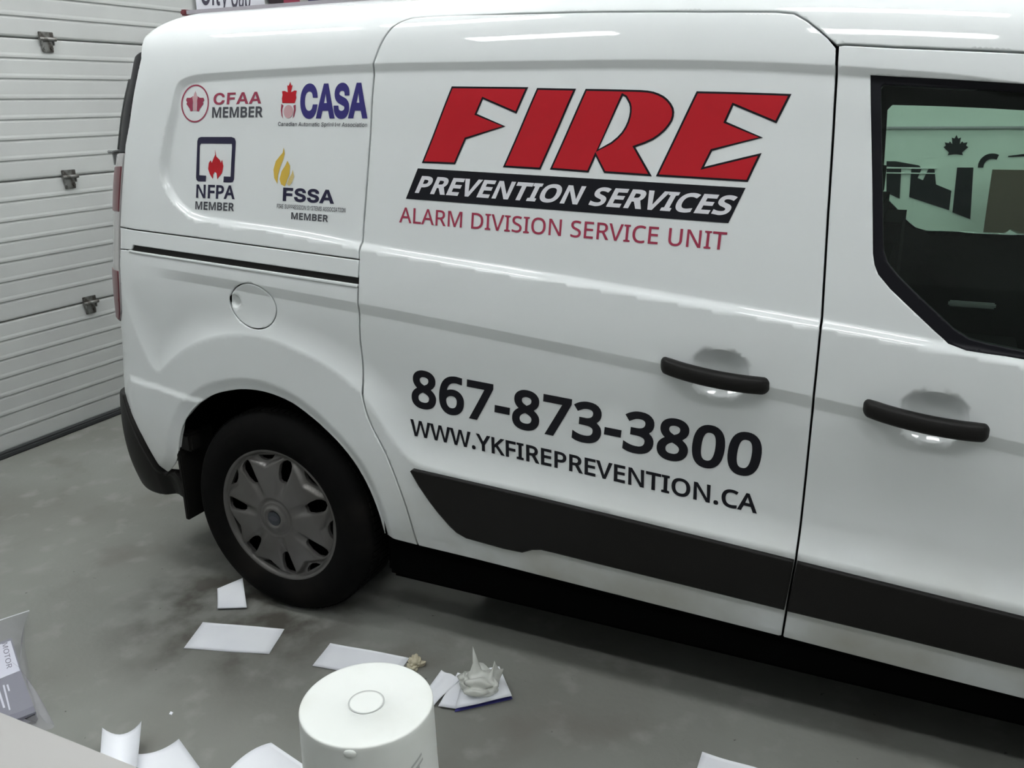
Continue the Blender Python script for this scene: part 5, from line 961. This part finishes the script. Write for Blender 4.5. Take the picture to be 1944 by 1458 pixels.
for Q in ([(-0.435, -0.6497, 0.0308), (-0.4319, -0.6459, 0.0308), (-0.34, -0.6945, 0.0308), (-0.3431, -0.6982, 0.0308)], [(-0.4311, -0.6358, 0.0308), (-0.4286, -0.6322, 0.0308), (-0.3197, -0.6946, 0.0308), (-0.3216, -0.6977, 0.0308)], [(-0.424, -0.6302, 0.0308), (-0.4215, -0.6266, 0.0308), (-0.3921, -0.6428, 0.0308), (-0.394, -0.646, 0.0308)]):
    slab('print_line', Q, .0006, 'label', PK)
bagP = [(-0.8192, -0.5053, 0.004), (-0.76, -0.4097, 0.012), (-0.7357, -0.3309, 0.004), (-0.6583, -0.4023, 0.012), (-0.5746, -0.4658, 0.01), (-0.4135, -0.5697, 0.01), (-0.2814, -0.6525, 0.008), (-0.2236, -0.6705, 0.004), (-0.1956, -0.6684, 0.002), (-0.1913, -0.6782, 0.001), (-0.2253, -0.7119, 0.002), (-0.2839, -0.7977, 0.003)]
n = 14; cc = np.mean([np.array(p) for p in bagP], 0); 
bm = bmesh.new(); ringv = []
for k in range(6):
    t = k/5; ringv.append([bm.verts.new(tuple(np.array(p)*(1-t)+cc*t+np.array((0, 0, .034*min(1, t*3.2)+.002*math.sin(5*i+2*k))))) for i, p in enumerate(bagP)])
for k in range(5):
    for i in range(len(bagP)):
        j = (i+1) % len(bagP); bm.faces.new((ringv[k][i], ringv[k][j], ringv[k+1][j], ringv[k+1][i]))
bmesh.ops.remove_doubles(bm, verts=bm.verts, dist=1e-5)
from_bm('clear_bag', bm, M['film'], PK, smooth=True)
# heat-sealed top edge of the bag
a_, b_ = [(-0.7588, -0.4189, 0.014), (-0.7337, -0.3302, 0.006)]; v = np.array(b_)-np.array(a_); w_ = np.array((-v[1], v[0], 0))/np.linalg.norm(v[:2])*.003
pydata('sealed_edge', [a_, np.array(a_)+w_, np.array(b_)+w_, b_]+[tuple(np.array(p)+np.array((0, 0, .002))) for p in (a_, np.array(a_)+w_, np.array(b_)+w_, b_)], [(0, 1, 2, 3), (4, 7, 6, 5), (0, 4, 5, 1), (2, 6, 7, 3)], M['paper'], PK)

# grey table at the near left corner
TB = thing('table', 'light grey table top in the near left corner', 'table', (.25, -1.62, 0))
bm = bmesh.new(); add_box(bm, (.25, -1.62, .735), (1.90, .70, .03), .008); from_bm('table_top', bm, M['table'], TB)
for sx in (-.62, .85):
    for sy in (-1.90, -1.34):
        bm = bmesh.new(); bmesh.ops.create_cone(bm, cap_ends=True, segments=16, radius1=.016, radius2=.016, depth=.722, matrix=Matrix.Translation((.25+sx-.1, sy, .361)))
        from_bm('leg', bm, M['steel'], TB, smooth=True)
